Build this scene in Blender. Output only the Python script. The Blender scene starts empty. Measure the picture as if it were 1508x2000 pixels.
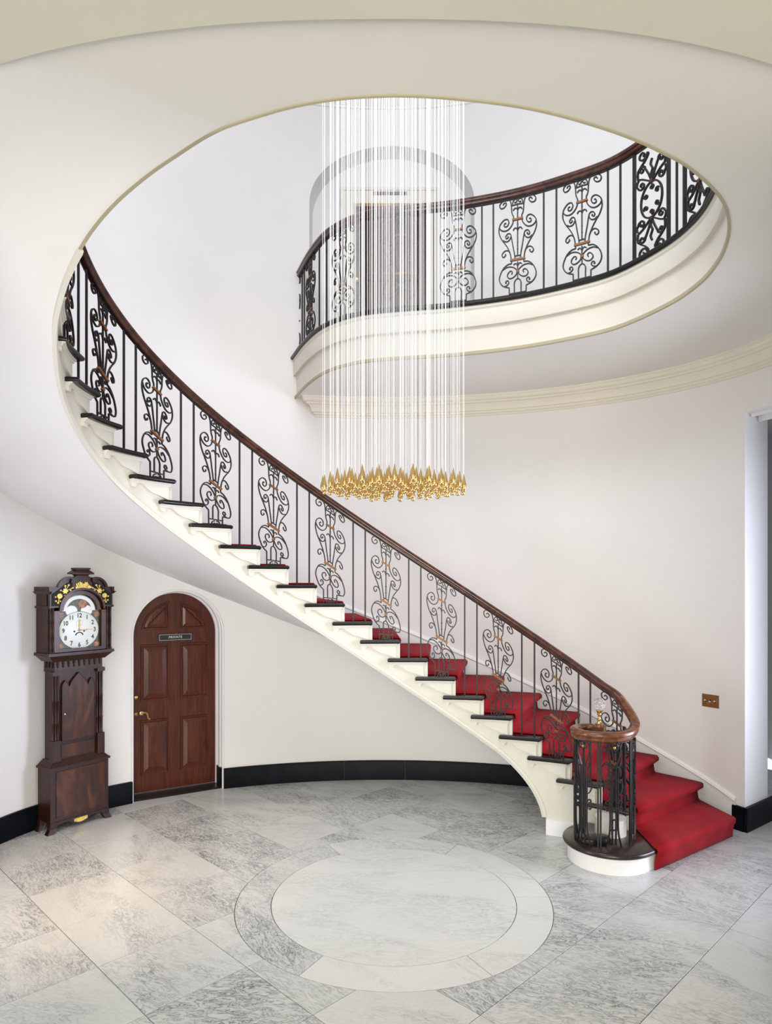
import bpy, bmesh, math, random
from mathutils import Vector, Matrix
random.seed(7)
PI = math.pi
R = math.radians
scene = bpy.context.scene
COL = scene.collection

# ------------------------------------------------------------------ camera, world, lights, exposure
IMG_W, FPX, Y0 = 1508.0, 1307.5, 1138.4
EYE = 2.225
cam_d = bpy.data.cameras.new('camera')
cam = bpy.data.objects.new('camera', cam_d)
COL.objects.link(cam)
cam.location = (0, 0, EYE)
cam.rotation_euler = (R(90), 0, 0)
cam_d.sensor_fit = 'HORIZONTAL'
cam_d.sensor_width = 36.0
cam_d.lens = FPX / IMG_W * 36.0
cam_d.shift_y = (Y0 - 1000.0) / IMG_W
cam_d.clip_start = 0.05
scene.camera = cam

world = bpy.data.worlds.new('world')
scene.world = world
world.use_nodes = True
bg = world.node_tree.nodes['Background']
bg.inputs[0].default_value = (0.9, 0.95, 1.0, 1)
bg.inputs[1].default_value = 1.05

vs = scene.view_settings
vs.view_transform = 'Standard'
vs.look = 'None'
vs.exposure = 0.0
vs.gamma = 1.0
vs.use_curve_mapping = False


def area(name, loc, target, sx, sy, power, col):
    d = bpy.data.lights.new(name, 'AREA')
    d.shape = 'RECTANGLE'
    d.size, d.size_y, d.energy, d.color = sx, sy, power, col
    o = bpy.data.objects.new(name, d)
    COL.objects.link(o)
    o.location = loc
    o.rotation_euler = (Vector(target) - Vector(loc)).to_track_quat('-Z', 'Y').to_euler()
    return o


# daylight of the entrance windows behind the camera, of the upper hall's roof light and windows, of the right side hall; warm lamp and two added fills at left
area('entrance_window_light', (0.0, -3.3, 2.2), (0, 1.5, 0.9), 3.4, 3.0, 352, (1.0, 0.957, 0.845))
roof = area('roof_light', (0.1, 4.4, 7.60), (0.1, 4.7, 0), 1.6, 1.6, 9, (1.0, 0.99, 0.98))
roof.data.spread = R(50)
area('upper_window_light', (0.2, 2.75, 6.5), (0.2, 7.4, 6.7), 2.4, 1.5, 135, (0.885, 0.91, 1.0))
side = area('side_hall_light', (4.6, 4.6, 1.9), (0, 5.0, 1.9), 1.6, 2.8, 83, (0.78, 0.82, 1.0))
side.data.spread = R(95)
left = area('left_soffit_fill', (-2.65, 2.9, 0.75), (-1.7, 5.9, 3.5), 1.0, 1.2, 22.5, (0.81, 0.79, 1.0))  # added fill, aimed up to brighten the stair soffit
left.data.spread = R(140)
lowl = area('left_low_fill', (-2.7, 3.2, 1.5), (2.7, 6.4, 1.3), 0.9, 1.6, 8, (0.92, 0.97, 1.0))  # second added fill, aimed across the hall at the right wall
lowl.data.spread = R(75)
lamp = area('left_lamp_light', (-2.35, 3.0, 2.6), (-2.05, 5.0, 0.0), 0.35, 0.35, 9, (1.0, 0.72, 0.45))
lamp.data.spread = R(55)

# ------------------------------------------------------------------ materials
MATS = {}


def new_mat(name):
    m = bpy.data.materials.new(name)
    m.use_nodes = True
    nt = m.node_tree
    b = nt.nodes['Principled BSDF']
    MATS[name] = m
    return m, nt, b


def N(nt, typ, **kw):
    n = nt.nodes.new(typ)
    for k, v in kw.items():
        setattr(n, k, v)
    return n


def ramp(nt, stops):
    n = N(nt, 'ShaderNodeValToRGB')
    el = n.color_ramp.elements
    while len(el) < len(stops):
        el.new(0.5)
    for e, (p, c) in zip(el, stops):
        e.position = p
        e.color = (*c, 1)
    return n


def simple(name, col, rough=0.5, metal=0.0, var=0.06, scale=6.0, bump=0.0, bscale=60.0, spec=0.5, coat=0.0):
    m, nt, b = new_mat(name)
    tc = N(nt, 'ShaderNodeTexCoord')
    nz = N(nt, 'ShaderNodeTexNoise')
    nz.inputs['Scale'].default_value = scale
    nz.inputs['Detail'].default_value = 4
    nt.links.new(tc.outputs['Object'], nz.inputs['Vector'])
    lo = tuple(max(0, c * (1 - var)) for c in col)
    hi = tuple(min(1, c * (1 + var)) for c in col)
    rp = ramp(nt, [(0.3, lo), (0.7, hi)])
    nt.links.new(nz.outputs['Fac'], rp.inputs['Fac'])
    nt.links.new(rp.outputs['Color'], b.inputs['Base Color'])
    b.inputs['Roughness'].default_value = rough
    b.inputs['Metallic'].default_value = metal
    b.inputs['Specular IOR Level'].default_value = spec
    b.inputs['Coat Weight'].default_value = coat
    if bump:
        n2 = N(nt, 'ShaderNodeTexNoise')
        n2.inputs['Scale'].default_value = bscale
        n2.inputs['Detail'].default_value = 3
        nt.links.new(tc.outputs['Object'], n2.inputs['Vector'])
        bp = N(nt, 'ShaderNodeBump')
        bp.inputs['Strength'].default_value = bump
        bp.inputs['Distance'].default_value = 0.01
        nt.links.new(n2.outputs['Fac'], bp.inputs['Height'])
        nt.links.new(bp.outputs['Normal'], b.inputs['Normal'])
    return m


def wood(name, dark, mid, light, rough=0.3, scale=(14, 14, 1.2), coat=0.25, dist=3.0):
    m, nt, b = new_mat(name)
    tc = N(nt, 'ShaderNodeTexCoord')
    mp = N(nt, 'ShaderNodeMapping')
    mp.inputs['Scale'].default_value = scale
    nt.links.new(tc.outputs['Object'], mp.inputs['Vector'])
    nz = N(nt, 'ShaderNodeTexNoise')
    nz.inputs['Scale'].default_value = 1.0
    nz.inputs['Detail'].default_value = 7
    nz.inputs['Distortion'].default_value = dist
    nt.links.new(mp.outputs['Vector'], nz.inputs['Vector'])
    rp = ramp(nt, [(0.28, dark), (0.5, mid), (0.75, light)])
    nt.links.new(nz.outputs['Fac'], rp.inputs['Fac'])
    nt.links.new(rp.outputs['Color'], b.inputs['Base Color'])
    b.inputs['Roughness'].default_value = rough
    b.inputs['Specular IOR Level'].default_value = 0.35
    b.inputs['Coat Weight'].default_value = coat
    b.inputs['Coat Roughness'].default_value = 0.15
    return m


def marble(name, base, vein, strength=1.0, rough=0.16, scale=1.0):
    m, nt, b = new_mat(name)
    L = nt.links.new
    tc = N(nt, 'ShaderNodeTexCoord')
    oi = N(nt, 'ShaderNodeObjectInfo')
    ang = N(nt, 'ShaderNodeMath', operation='MULTIPLY')
    L(oi.outputs['Random'], ang.inputs[0]); ang.inputs[1].default_value = 47.0
    rot = N(nt, 'ShaderNodeVectorRotate', rotation_type='Z_AXIS')
    L(tc.outputs['Object'], rot.inputs['Vector'])
    # the slabs' grain runs within about 25 degrees of the sawing direction
    a2 = N(nt, 'ShaderNodeMath', operation='SINE'); L(ang.outputs[0], a2.inputs[0])
    a3 = N(nt, 'ShaderNodeMath', operation='MULTIPLY_ADD'); L(a2.outputs[0], a3.inputs[0])
    a3.inputs[1].default_value = 0.5; a3.inputs[2].default_value = 0.55
    L(a3.outputs[0], rot.inputs['Angle'])
    off = N(nt, 'ShaderNodeCombineXYZ')
    o1 = N(nt, 'ShaderNodeMath', operation='MULTIPLY'); L(oi.outputs['Random'], o1.inputs[0]); o1.inputs[1].default_value = 93.0
    o2 = N(nt, 'ShaderNodeMath', operation='MULTIPLY'); L(oi.outputs['Random'], o2.inputs[0]); o2.inputs[1].default_value = 61.0
    L(o1.outputs[0], off.inputs[0]); L(o2.outputs[0], off.inputs[1])
    add = N(nt, 'ShaderNodeVectorMath', operation='ADD')
    L(rot.outputs['Vector'], add.inputs[0]); L(off.outputs[0], add.inputs[1])
    # fine streaky veins
    mp = N(nt, 'ShaderNodeMapping'); mp.inputs['Scale'].default_value = (9 * scale, 27 * scale, 9 * scale)
    L(add.outputs[0], mp.inputs['Vector'])
    n1 = N(nt, 'ShaderNodeTexNoise'); n1.inputs['Scale'].default_value = 1.0; n1.inputs['Detail'].default_value = 7
    n1.inputs['Roughness'].default_value = 0.62; n1.inputs['Distortion'].default_value = 1.3
    L(mp.outputs[0], n1.inputs['Vector'])
    r1 = ramp(nt, [(0.38, (0, 0, 0)), (0.475, (0.30, 0.30, 0.30)), (0.50, (1, 1, 1)), (0.525, (0.30, 0.30, 0.30)), (0.61, (0, 0, 0))])
    L(n1.outputs['Fac'], r1.inputs['Fac'])
    # broad clouds that decide where the veins gather
    mp2 = N(nt, 'ShaderNodeMapping'); mp2.inputs['Scale'].default_value = (1.6 * scale, 3.4 * scale, 2)
    L(add.outputs[0], mp2.inputs['Vector'])
    n2 = N(nt, 'ShaderNodeTexNoise'); n2.inputs['Scale'].default_value = 1.0; n2.inputs['Detail'].default_value = 5
    n2.inputs['Distortion'].default_value = 0.8
    L(mp2.outputs[0], n2.inputs['Vector'])
    # slab to slab difference
    wn = N(nt, 'ShaderNodeTexWhiteNoise', noise_dimensions='1D'); L(oi.outputs['Random'], wn.inputs['W'])
    sh = N(nt, 'ShaderNodeMath', operation='MULTIPLY_ADD'); L(wn.outputs['Value'], sh.inputs[0])
    sh.inputs[1].default_value = 0.34; sh.inputs[2].default_value = -0.23
    cl = N(nt, 'ShaderNodeMath', operation='ADD'); L(n2.outputs['Fac'], cl.inputs[0]); L(sh.outputs[0], cl.inputs[1])
    r2 = ramp(nt, [(0.28, (0.12, 0.12, 0.12)), (0.70, (1, 1, 1))]); L(cl.outputs[0], r2.inputs['Fac'])
    mul = N(nt, 'ShaderNodeMath', operation='MULTIPLY'); L(r1.outputs['Color'], mul.inputs[0]); L(r2.outputs['Color'], mul.inputs[1])
    mul2 = N(nt, 'ShaderNodeMath', operation='MULTIPLY_ADD', use_clamp=True); L(mul.outputs[0], mul2.inputs[0])
    mul2.inputs[1].default_value = 1.05 * strength
    cl2 = N(nt, 'ShaderNodeMath', operation='MULTIPLY'); L(r2.outputs['Color'], cl2.inputs[0]); cl2.inputs[1].default_value = 0.13 * strength
    L(cl2.outputs[0], mul2.inputs[2])
    mix = N(nt, 'ShaderNodeMix', data_type='RGBA')
    L(mul2.outputs[0], mix.inputs['Factor'])
    mix.inputs['A'].default_value = (*base, 1); mix.inputs['B'].default_value = (*vein, 1)
    L(mix.outputs['Result'], b.inputs['Base Color'])
    b.inputs['Roughness'].default_value = rough
    b.inputs['Specular IOR Level'].default_value = 0.4
    return m


simple('plaster', (0.80, 0.79, 0.77), 0.75, var=0.015, scale=1.3, bump=0.05, bscale=25)
simple('plaster_ceiling', (0.80, 0.792, 0.735), 0.8, var=0.012, scale=1.0, bump=0.04, bscale=20)
simple('plaster_hall', (0.69, 0.68, 0.585), 0.8, var=0.03, scale=1.2, bump=0.06, bscale=20)
simple('cream_paint', (0.69, 0.662, 0.58), 0.42, var=0.02, scale=3)
simple('cornice_paint', (0.79, 0.755, 0.635), 0.6, var=0.02, scale=3)
simple('shaded_bead_paint', (0.42, 0.375, 0.26), 0.5, var=0.03)  # darker beige: shade of the bead turned from the light, put into its colour
simple('white_paint', (0.83, 0.83, 0.82), 0.4, var=0.012, scale=3)
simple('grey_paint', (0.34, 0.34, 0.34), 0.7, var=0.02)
simple('iron', (0.016, 0.014, 0.015), 0.38, metal=0.3, var=0.25, scale=20, bump=0.1, bscale=90)
simple('copper', (0.20, 0.090, 0.032), 0.42, metal=0.5, var=0.25, scale=30)
simple('gold', (0.78, 0.55, 0.23), 0.27, metal=1.0, var=0.05, scale=20)
simple('gilt', (0.72, 0.52, 0.12), 0.4, metal=0.35, var=0.25, scale=60)
simple('brass', (0.62, 0.42, 0.18), 0.28, metal=1.0, var=0.12, scale=25)
simple('aged_brass', (0.34, 0.20, 0.07), 0.4, metal=0.85, var=0.2, scale=25)
simple('cord_white', (0.90, 0.90, 0.90), 0.35, var=0.01)
simple('ebony', (0.008, 0.008, 0.008), 0.25, var=0.3, scale=15, spec=0.35)
simple('black_marble', (0.004, 0.005, 0.008), 0.38, var=0.5, scale=5, spec=0.08)
simple('black_plate', (0.012, 0.013, 0.018), 0.35, var=0.1)
simple('silver_ink', (0.62, 0.64, 0.66), 0.4, var=0.03)
simple('dial_white', (0.74, 0.77, 0.74), 0.35, var=0.02)
simple('dial_ink', (0.012, 0.012, 0.012), 0.5, var=0.1)
simple('dial_green', (0.055, 0.065, 0.035), 0.4, var=0.8, scale=45)
simple('dial_rust', (0.30, 0.13, 0.05), 0.4, var=0.6, scale=40)
simple('dark_inlay', (0.006, 0.005, 0.004), 0.5, var=0.2, spec=0.2)
simple('sign_red', (0.16, 0.02, 0.02), 0.5, var=0.3, scale=40)
wood('mahogany_rail', (0.020, 0.006, 0.004), (0.055, 0.016, 0.010), (0.10, 0.032, 0.018), 0.26, (5, 5, 5), 0.35)
wood('volute_wood', (0.06, 0.020, 0.008), (0.13, 0.045, 0.018), (0.22, 0.085, 0.035), 0.26, (7, 7, 7), 0.35)
wood('mahogany_door', (0.038, 0.0075, 0.0035), (0.082, 0.016, 0.006), (0.125, 0.028, 0.010), 0.3, (16, 16, 1.3), 0.15)
wood('clock_wood', (0.010, 0.0028, 0.0016), (0.027, 0.0068, 0.0034), (0.052, 0.0135, 0.006), 0.4, (12, 12, 1.5), 0.08)
wood('clock_veneer', (0.013, 0.0032, 0.0012), (0.045, 0.0115, 0.0035), (0.115, 0.033, 0.008), 0.36, (5, 5, 1.3), 0.1, 3.0)
wood('tread_wood', (0.010, 0.006, 0.004), (0.022, 0.013, 0.009), (0.042, 0.026, 0.018), 0.28, (6, 6, 6), 0.3)
wood('lift_door_wood', (0.030, 0.014, 0.009), (0.075, 0.036, 0.022), (0.14, 0.075, 0.045), 0.3, (10, 10, 1.2), 0.3)
marble('floor_marble', (0.575, 0.58, 0.565), (0.085, 0.10, 0.11), 1.0, rough=0.2)
marble('centre_marble', (0.635, 0.635, 0.61), (0.15, 0.17, 0.175), 0.6, rough=0.2, scale=0.75)
simple('grout', (0.045, 0.043, 0.04), 0.8, var=0.2)

m, nt, b = new_mat('carpet')
tc = N(nt, 'ShaderNodeTexCoord')
n1 = N(nt, 'ShaderNodeTexNoise'); n1.inputs['Scale'].default_value = 5; n1.inputs['Detail'].default_value = 6
n2 = N(nt, 'ShaderNodeTexNoise'); n2.inputs['Scale'].default_value = 320; n2.inputs['Detail'].default_value = 2
nt.links.new(tc.outputs['Object'], n1.inputs['Vector']); nt.links.new(tc.outputs['Object'], n2.inputs['Vector'])
rp = ramp(nt, [(0.3, (0.235, 0.008, 0.013)), (0.7, (0.315, 0.013, 0.020))])
nt.links.new(n1.outputs['Fac'], rp.inputs['Fac']); nt.links.new(rp.outputs['Color'], b.inputs['Base Color'])
b.inputs['Roughness'].default_value = 1.0
b.inputs['Specular IOR Level'].default_value = 0.1
b.inputs['Sheen Weight'].default_value = 0.08
b.inputs['Sheen Tint'].default_value = (1.0, 0.5, 0.5, 1)
bp = N(nt, 'ShaderNodeBump'); bp.inputs['Strength'].default_value = 0.5; bp.inputs['Distance'].default_value = 0.004
nt.links.new(n2.outputs['Fac'], bp.inputs['Height']); nt.links.new(bp.outputs['Normal'], b.inputs['Normal'])

m, nt, b = new_mat('crystal')
b.inputs['Base Color'].default_value = (0.97, 0.97, 0.98, 1)
b.inputs['Roughness'].default_value = 0.02
b.inputs['Transmission Weight'].default_value = 0.9
b.inputs['IOR'].default_value = 1.5
n1 = N(nt, 'ShaderNodeTexNoise'); n1.inputs['Scale'].default_value = 3
rp = ramp(nt, [(0, (0.93, 0.93, 0.95)), (1, (1, 1, 1))])
nt.links.new(n1.outputs['Fac'], rp.inputs['Fac']); nt.links.new(rp.outputs['Color'], b.inputs['Base Color'])


# ------------------------------------------------------------------ mesh helpers
class MB:
    def __init__(self):
        self.v = []
        self.f = []

    def add(self, verts, faces):
        o = len(self.v)
        self.v += [tuple(p) for p in verts]
        self.f += [tuple(i + o for i in f) for f in faces]
        return self

    def box(self, x0, x1, y0, y1, z0, z1):
        return self.add([(x0, y0, z0), (x1, y0, z0), (x1, y1, z0), (x0, y1, z0), (x0, y0, z1), (x1, y0, z1), (x1, y1, z1), (x0, y1, z1)],
                        [(0, 3, 2, 1), (4, 5, 6, 7), (0, 1, 5, 4), (1, 2, 6, 5), (2, 3, 7, 6), (3, 0, 4, 7)])

    def frustum(self, a, b):
        # a, b = (x0, x1, y0, y1, z): two rectangles
        v = []
        for x0, x1, y0, y1, z in (a, b):
            v += [(x0, y0, z), (x1, y0, z), (x1, y1, z), (x0, y1, z)]
        return self.add(v, [(0, 3, 2, 1), (4, 5, 6, 7), (0, 1, 5, 4), (1, 2, 6, 5), (2, 3, 7, 6), (3, 0, 4, 7)])

    def rings(self, rings, closed=True, cap0=True, cap1=True):
        n = len(rings[0])
        o = len(self.v)
        for r in rings:
            self.v += [tuple(p) for p in r]
        for i in range(len(rings) - 1):
            for j in range(n if closed else n - 1):
                k = (j + 1) % n
                self.f.append((o + i * n + j, o + i * n + k, o + (i + 1) * n + k, o + (i + 1) * n + j))
        if cap0:
            self.f.append(tuple(o + j for j in reversed(range(n))))
        if cap1:
            self.f.append(tuple(o + (len(rings) - 1) * n + j for j in range(n)))
        return self

    def lathe(self, prof, cx=0, cy=0, n=20, z0=0, ang0=0, axis='z'):
        rings = []
        for r, z in prof:
            ring = []
            for j in range(n):
                a = ang0 + 2 * PI * j / n
                if axis == 'z':
                    ring.append((cx + r * math.cos(a), cy + r * math.sin(a), z0 + z))
                else:  # axis along -y (cx, z0 = centre; cy = base)
                    ring.append((cx + r * math.cos(a), cy - z, z0 + r * math.sin(a)))
            rings.append(ring)
        return self.rings(rings)

    def prism(self, poly, z0, z1):
        n = len(poly)
        return self.rings([[(x, y, z0) for x, y in poly], [(x, y, z1) for x, y in poly]])

    def plate(self, poly, y0, y1):
        # polygon in x,z extruded along y
        return self.rings([[(x, y0, z) for x, z in poly], [(x, y1, z) for x, z in poly]])

    def sweep(self, pts, prof, normals, closed=False, cap=True, ups=None):
        # prof: list of (a, b): a along the normal, b along up (vertical, or T x N when ups is None)
        rings = []
        n = len(pts)
        for i in range(n):
            p = Vector(pts[i])
            nn = Vector(normals[i])
            if ups is None:
                p0 = Vector(pts[i - 1] if (i > 0 or closed) else pts[i])
                p1 = Vector(pts[(i + 1) % n] if (i < n - 1 or closed) else pts[i])
                T = (p1 - p0)
                if T.length < 1e-9:
                    T = Vector((0, 0, 1))
                T.normalize()
                u = T.cross(nn)
                if u.length < 1e-6:
                    u = Vector((0, 0, 1))
                u.normalize()
            else:
                u = Vector(ups[i])
            rings.append([p + nn * a + u * b for a, b in prof])
        if closed:
            rings.append(rings[0])
            return self.rings(rings, True, False, False)
        return self.rings(rings, True, cap, cap)

    def build(self, name, mat, parent=None, smooth=40, loc=None, recalc=True):
        me = bpy.data.meshes.new(name)
        me.from_pydata(self.v, [], self.f)
        if recalc:
            bm = bmesh.new(); bm.from_mesh(me)
            bmesh.ops.recalc_face_normals(bm, faces=bm.faces)
            bm.to_mesh(me); bm.free()
        if isinstance(mat, (list, tuple)):
            for q in mat:
                me.materials.append(MATS[q])
        else:
            me.materials.append(MATS[mat])
        if smooth:
            for p in me.polygons:
                p.use_smooth = True
            me.set_sharp_from_angle(angle=R(smooth))
        me.update()
        return link(name, me, parent, loc)


def link(name, me, parent=None, loc=None):
    o = bpy.data.objects.new(name, me)
    COL.objects.link(o)
    if parent is not None:
        o.parent = parent
        if parent.get('world_space'):
            o.location = -Vector(parent['base'])
            if loc is not None:
                o.location = Vector(loc) - Vector(parent['base'])
            # children of world-space parts keep the same frame
    if loc is not None and parent is None:
        o.location = loc
    return o


def wchild(name, mb, mat, parent, **kw):
    """world-space mesh under a part that itself sits at the thing's base"""
    o = mb.build(name, mat, None, **kw)
    o.parent = parent
    return o


def thing(name, label, cat, base=(0, 0, 0), rotz=0.0, group=None, world_space=True):
    o = bpy.data.objects.new(name, None)
    o.empty_display_size = 0.1
    COL.objects.link(o)
    o.location = base
    o.rotation_euler = (0, 0, rotz)
    if world_space:
        o['world_space'] = True
        o['base'] = tuple(base)
    if label:
        o['label'] = label
        o['category'] = cat
    else:
        o['kind'] = 'structure'
    if group:
        o['group'] = group
    return o


def struct(o):
    o['kind'] = 'structure'
    return o


def catmull(pts, n=6, closed=False):
    P = [Vector(p) for p in pts]
    m = len(P)
    out = []
    rng = m if closed else m - 1
    for i in range(rng):
        if closed:
            a, b, c, d = P[i - 1], P[i], P[(i + 1) % m], P[(i + 2) % m]
        else:
            a = P[i - 1] if i > 0 else P[0] * 2 - P[1]
            b, c = P[i], P[i + 1]
            d = P[i + 2] if i + 2 < m else P[-1] * 2 - P[-2]
        for j in range(n):
            t = j / n
            out.append(0.5 * ((2 * b) + (c - a) * t + (2 * a - 5 * b + 4 * c - d) * t * t + (3 * b - a - 3 * c + d) * t ** 3))
    if not closed:
        out.append(P[-1])
    return out


class Path:
    """plan curve sampled by arc length; side = +1 when the positive normal lies left of travel"""
    def __init__(self, pts, side=1):
        self.p = [Vector((q[0], q[1])) for q in pts]
        self.s = [0.0]
        for a, b in zip(self.p, self.p[1:]):
            self.s.append(self.s[-1] + (b - a).length)
        self.L = self.s[-1]
        self.side = side

    def at(self, s):
        import bisect
        i = min(max(bisect.bisect_right(self.s, s) - 1, 0), len(self.p) - 2)
        f = (s - self.s[i]) / max(1e-9, self.s[i + 1] - self.s[i])
        return self.p[i].lerp(self.p[i + 1], f)

    def tan(self, s):
        d = 0.012
        t = self.at(s + d) - self.at(s - d)
        return t.normalized()

    def nor(self, s):
        t = self.tan(s)
        return Vector((-t.y, t.x)) * self.side

    def off(self, s, o):
        return self.at(s) + self.nor(s) * o


# ------------------------------------------------------------------ plan curves
EX, EY, EA, EB = 0.20, 4.595, 2.22, 1.55      # the stair well: nosing line of the inner string


def well(t, o=0.0):
    c, s = math.cos(t), math.sin(t)
    n = Vector((c / EA, s / EB)).normalized()
    return Vector((EX + EA * c, EY + EB * s)) + n * o


WA, WB, WF, WC = 3.364, 2.294, 2.87, 5.30     # the oval wall


def wall_pt(t, o=0.0):
    """o > 0 moves into the room"""
    def raw(t):
        c, s = math.cos(t), math.sin(t)
        if s >= 0:
            return Vector((WA * c, WC + WB * s))
        e = 2 / 2.3
        return Vector((WA * math.copysign(abs(c) ** e, c), WC - WF * abs(s) ** e))
    p = raw(t)
    if o:
        d = raw(t + 0.004) - raw(t - 0.004)
        n = Vector((-d.y, d.x)).normalized()
        p = p + n * o
    return p


T_STEPS = [R(d / 20.0) for d in range(0, 20 * 262)]
WELL_S = [0.0]
_pts = [well(t) for t in T_STEPS]
for a_, b_ in zip(_pts, _pts[1:]):
    WELL_S.append(WELL_S[-1] + (b_ - a_).length)


def t_of_s(s):
    import bisect
    i = min(max(bisect.bisect_right(WELL_S, s) - 1, 0), len(T_STEPS) - 2)
    f = (s - WELL_S[i]) / (WELL_S[i + 1] - WELL_S[i])
    return T_STEPS[i] + f * (T_STEPS[i + 1] - T_STEPS[i])


GOING, S0, RISE, NSTEP = 0.2525, 0.5292, 0.17, 28


def s_k(k):
    return S0 + GOING * k


def t_k(k):
    return t_of_s(s_k(k))


TMAP = [(10, -3), (20, 7), (29, 18), (36, 26.5), (43, 35.2), (60, 54), (92, 89), (135, 137), (180, 184), (234, 236), (260, 262)]


def t_out(t):
    d = math.degrees(t)
    for (a, b), (c, e) in zip(TMAP, TMAP[1:]):
        if d <= c or c == 260:
            return R(b + (e - b) * (d - a) / (c - a))


def across(k, o):
    """point on the radial line of nosing k (k may be fractional): o metres from the well edge, o<0 counts back from the wall"""
    t = t_k(k)
    a = well(t, noff(t))
    b = wall_pt(t_out(t))
    d = (b - a)
    return a + d.normalized() * o if o >= 0 else b + d.normalized() * o


SOFF = [(0, .045), (137, .045), (150, .072), (162, .090), (180, .088), (197, .10), (205, .116), (212, .114), (220, .105), (229, .090), (262, .090)]


def soff(t):
    """distance of the string's face behind the nosing line: the treads oversail it more on the left"""
    d = math.degrees(t)
    for (a, b), (c, e) in zip(SOFF, SOFF[1:]):
        if d <= c or c == 262:
            return b + (e - b) * (d - a) / (c - a)


def noff(t):
    """outward swing of the nosing line itself over the last flight"""
    w = min(1.0, max(0.0, (math.degrees(t) - 184) / 16.0))
    return w * w * (3 - 2 * w) * max(0.0, soff(t) - 0.05)


ZC, ZL = 4.29, 4.76      # ceiling of the hall, floor of the landing
HOLE = [well(t_k(27.3), soff(t_k(27.3))), well(t_k(28.1), 0.085), (-0.985, 3.185), (-0.704, 3.029), (-0.34, 2.89), (0, 2.844), (0.329, 2.865), (0.673, 2.933),
        (1.059, 3.077), (1.363, 3.24), (1.544, 3.365), (1.782, 3.584), (1.942, 3.806), (2.061, 4.058), (2.139, 4.345), (2.160, 4.644),
        (2.090, 4.996), (1.862, 5.435), (1.514, 5.703), (1.113, 5.916), (0.60, 6.085), (0.024, 6.195), (-0.30, 6.31), (-0.60, 6.58), (-0.83, 7.0), (-1.04, 7.53), (-1.10, 7.66)]
HOLE = [Vector((p[0], p[1], 0)) for p in HOLE]
hole = Path(catmull(HOLE, 8), side=-1)       # positive normal points away from the opening, under the landing floor


def wall_t_of(p):
    y = p[1] - WC
    if y >= 0:
        return math.atan2(y / WB, p[0] / WA) % (2 * PI)
    e = 2.3 / 2
    return math.atan2(-(abs(y) / WF) ** e, math.copysign((abs(p[0]) / WA) ** e, p[0])) % (2 * PI)


# ------------------------------------------------------------------ floor: 61 cm marble slabs laid diagonally round a marble disc
CX, CY, CR_IN, CR_OUT, TILE = 0.054, 4.741, 0.856, 1.10, 0.61
floor_mb = MB()
rim = [wall_pt(R(d), -0.5) for d in range(-60, 242, 4)]
poly = [(p.x, p.y) for p in rim] + [(-3.0, 2.6), (-3.0, -3.6), (3.0, -3.6), (3.0, 2.6)]
floor_mb.prism([(p[0], p[1]) for p in poly], -0.10, -0.006)
floor = struct(floor_mb.build('floor', 'grout', smooth=0))
floor['world_space'] = True
floor['base'] = (0, 0, 0)
C45 = math.sqrt(0.5)


def uv2xy(u, v):
    return ((u - v) * C45, (u + v) * C45)


def slab(poly, name, mat, tex_at, parent=floor, top=0.0, gap=0.0022, bev=0.0008):
    # poly CCW in world xy; shrunk by the half joint, with a tiny arris
    ctr = Vector(tex_at)
    P = [Vector(p) for p in poly]

    def inset(d):
        n = len(P)
        out = []
        for i in range(n):
            a, b, c = P[i - 1], P[i], P[(i + 1) % n]
            e1, e2 = (b - a).normalized(), (c - b).normalized()
            n1, n2 = Vector((-e1.y, e1.x)), Vector((-e2.y, e2.x))
            m_ = (n1 + n2)
            m_ = m_ / max(0.3, m_.dot(n1)) if m_.length > 1e-6 else n1
            out.append(b + m_ * d - ctr)
        return out
    A, B = inset(gap), inset(gap + bev)
    mb = MB()
    mb.rings([[(q.x, q.y, top - 0.02) for q in A], [(q.x, q.y, top - bev) for q in A], [(q.x, q.y, top) for q in B]], cap0=False)
    o = mb.build(name, mat, parent, smooth=0, loc=(ctr.x, ctr.y, 0))
    return o


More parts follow.
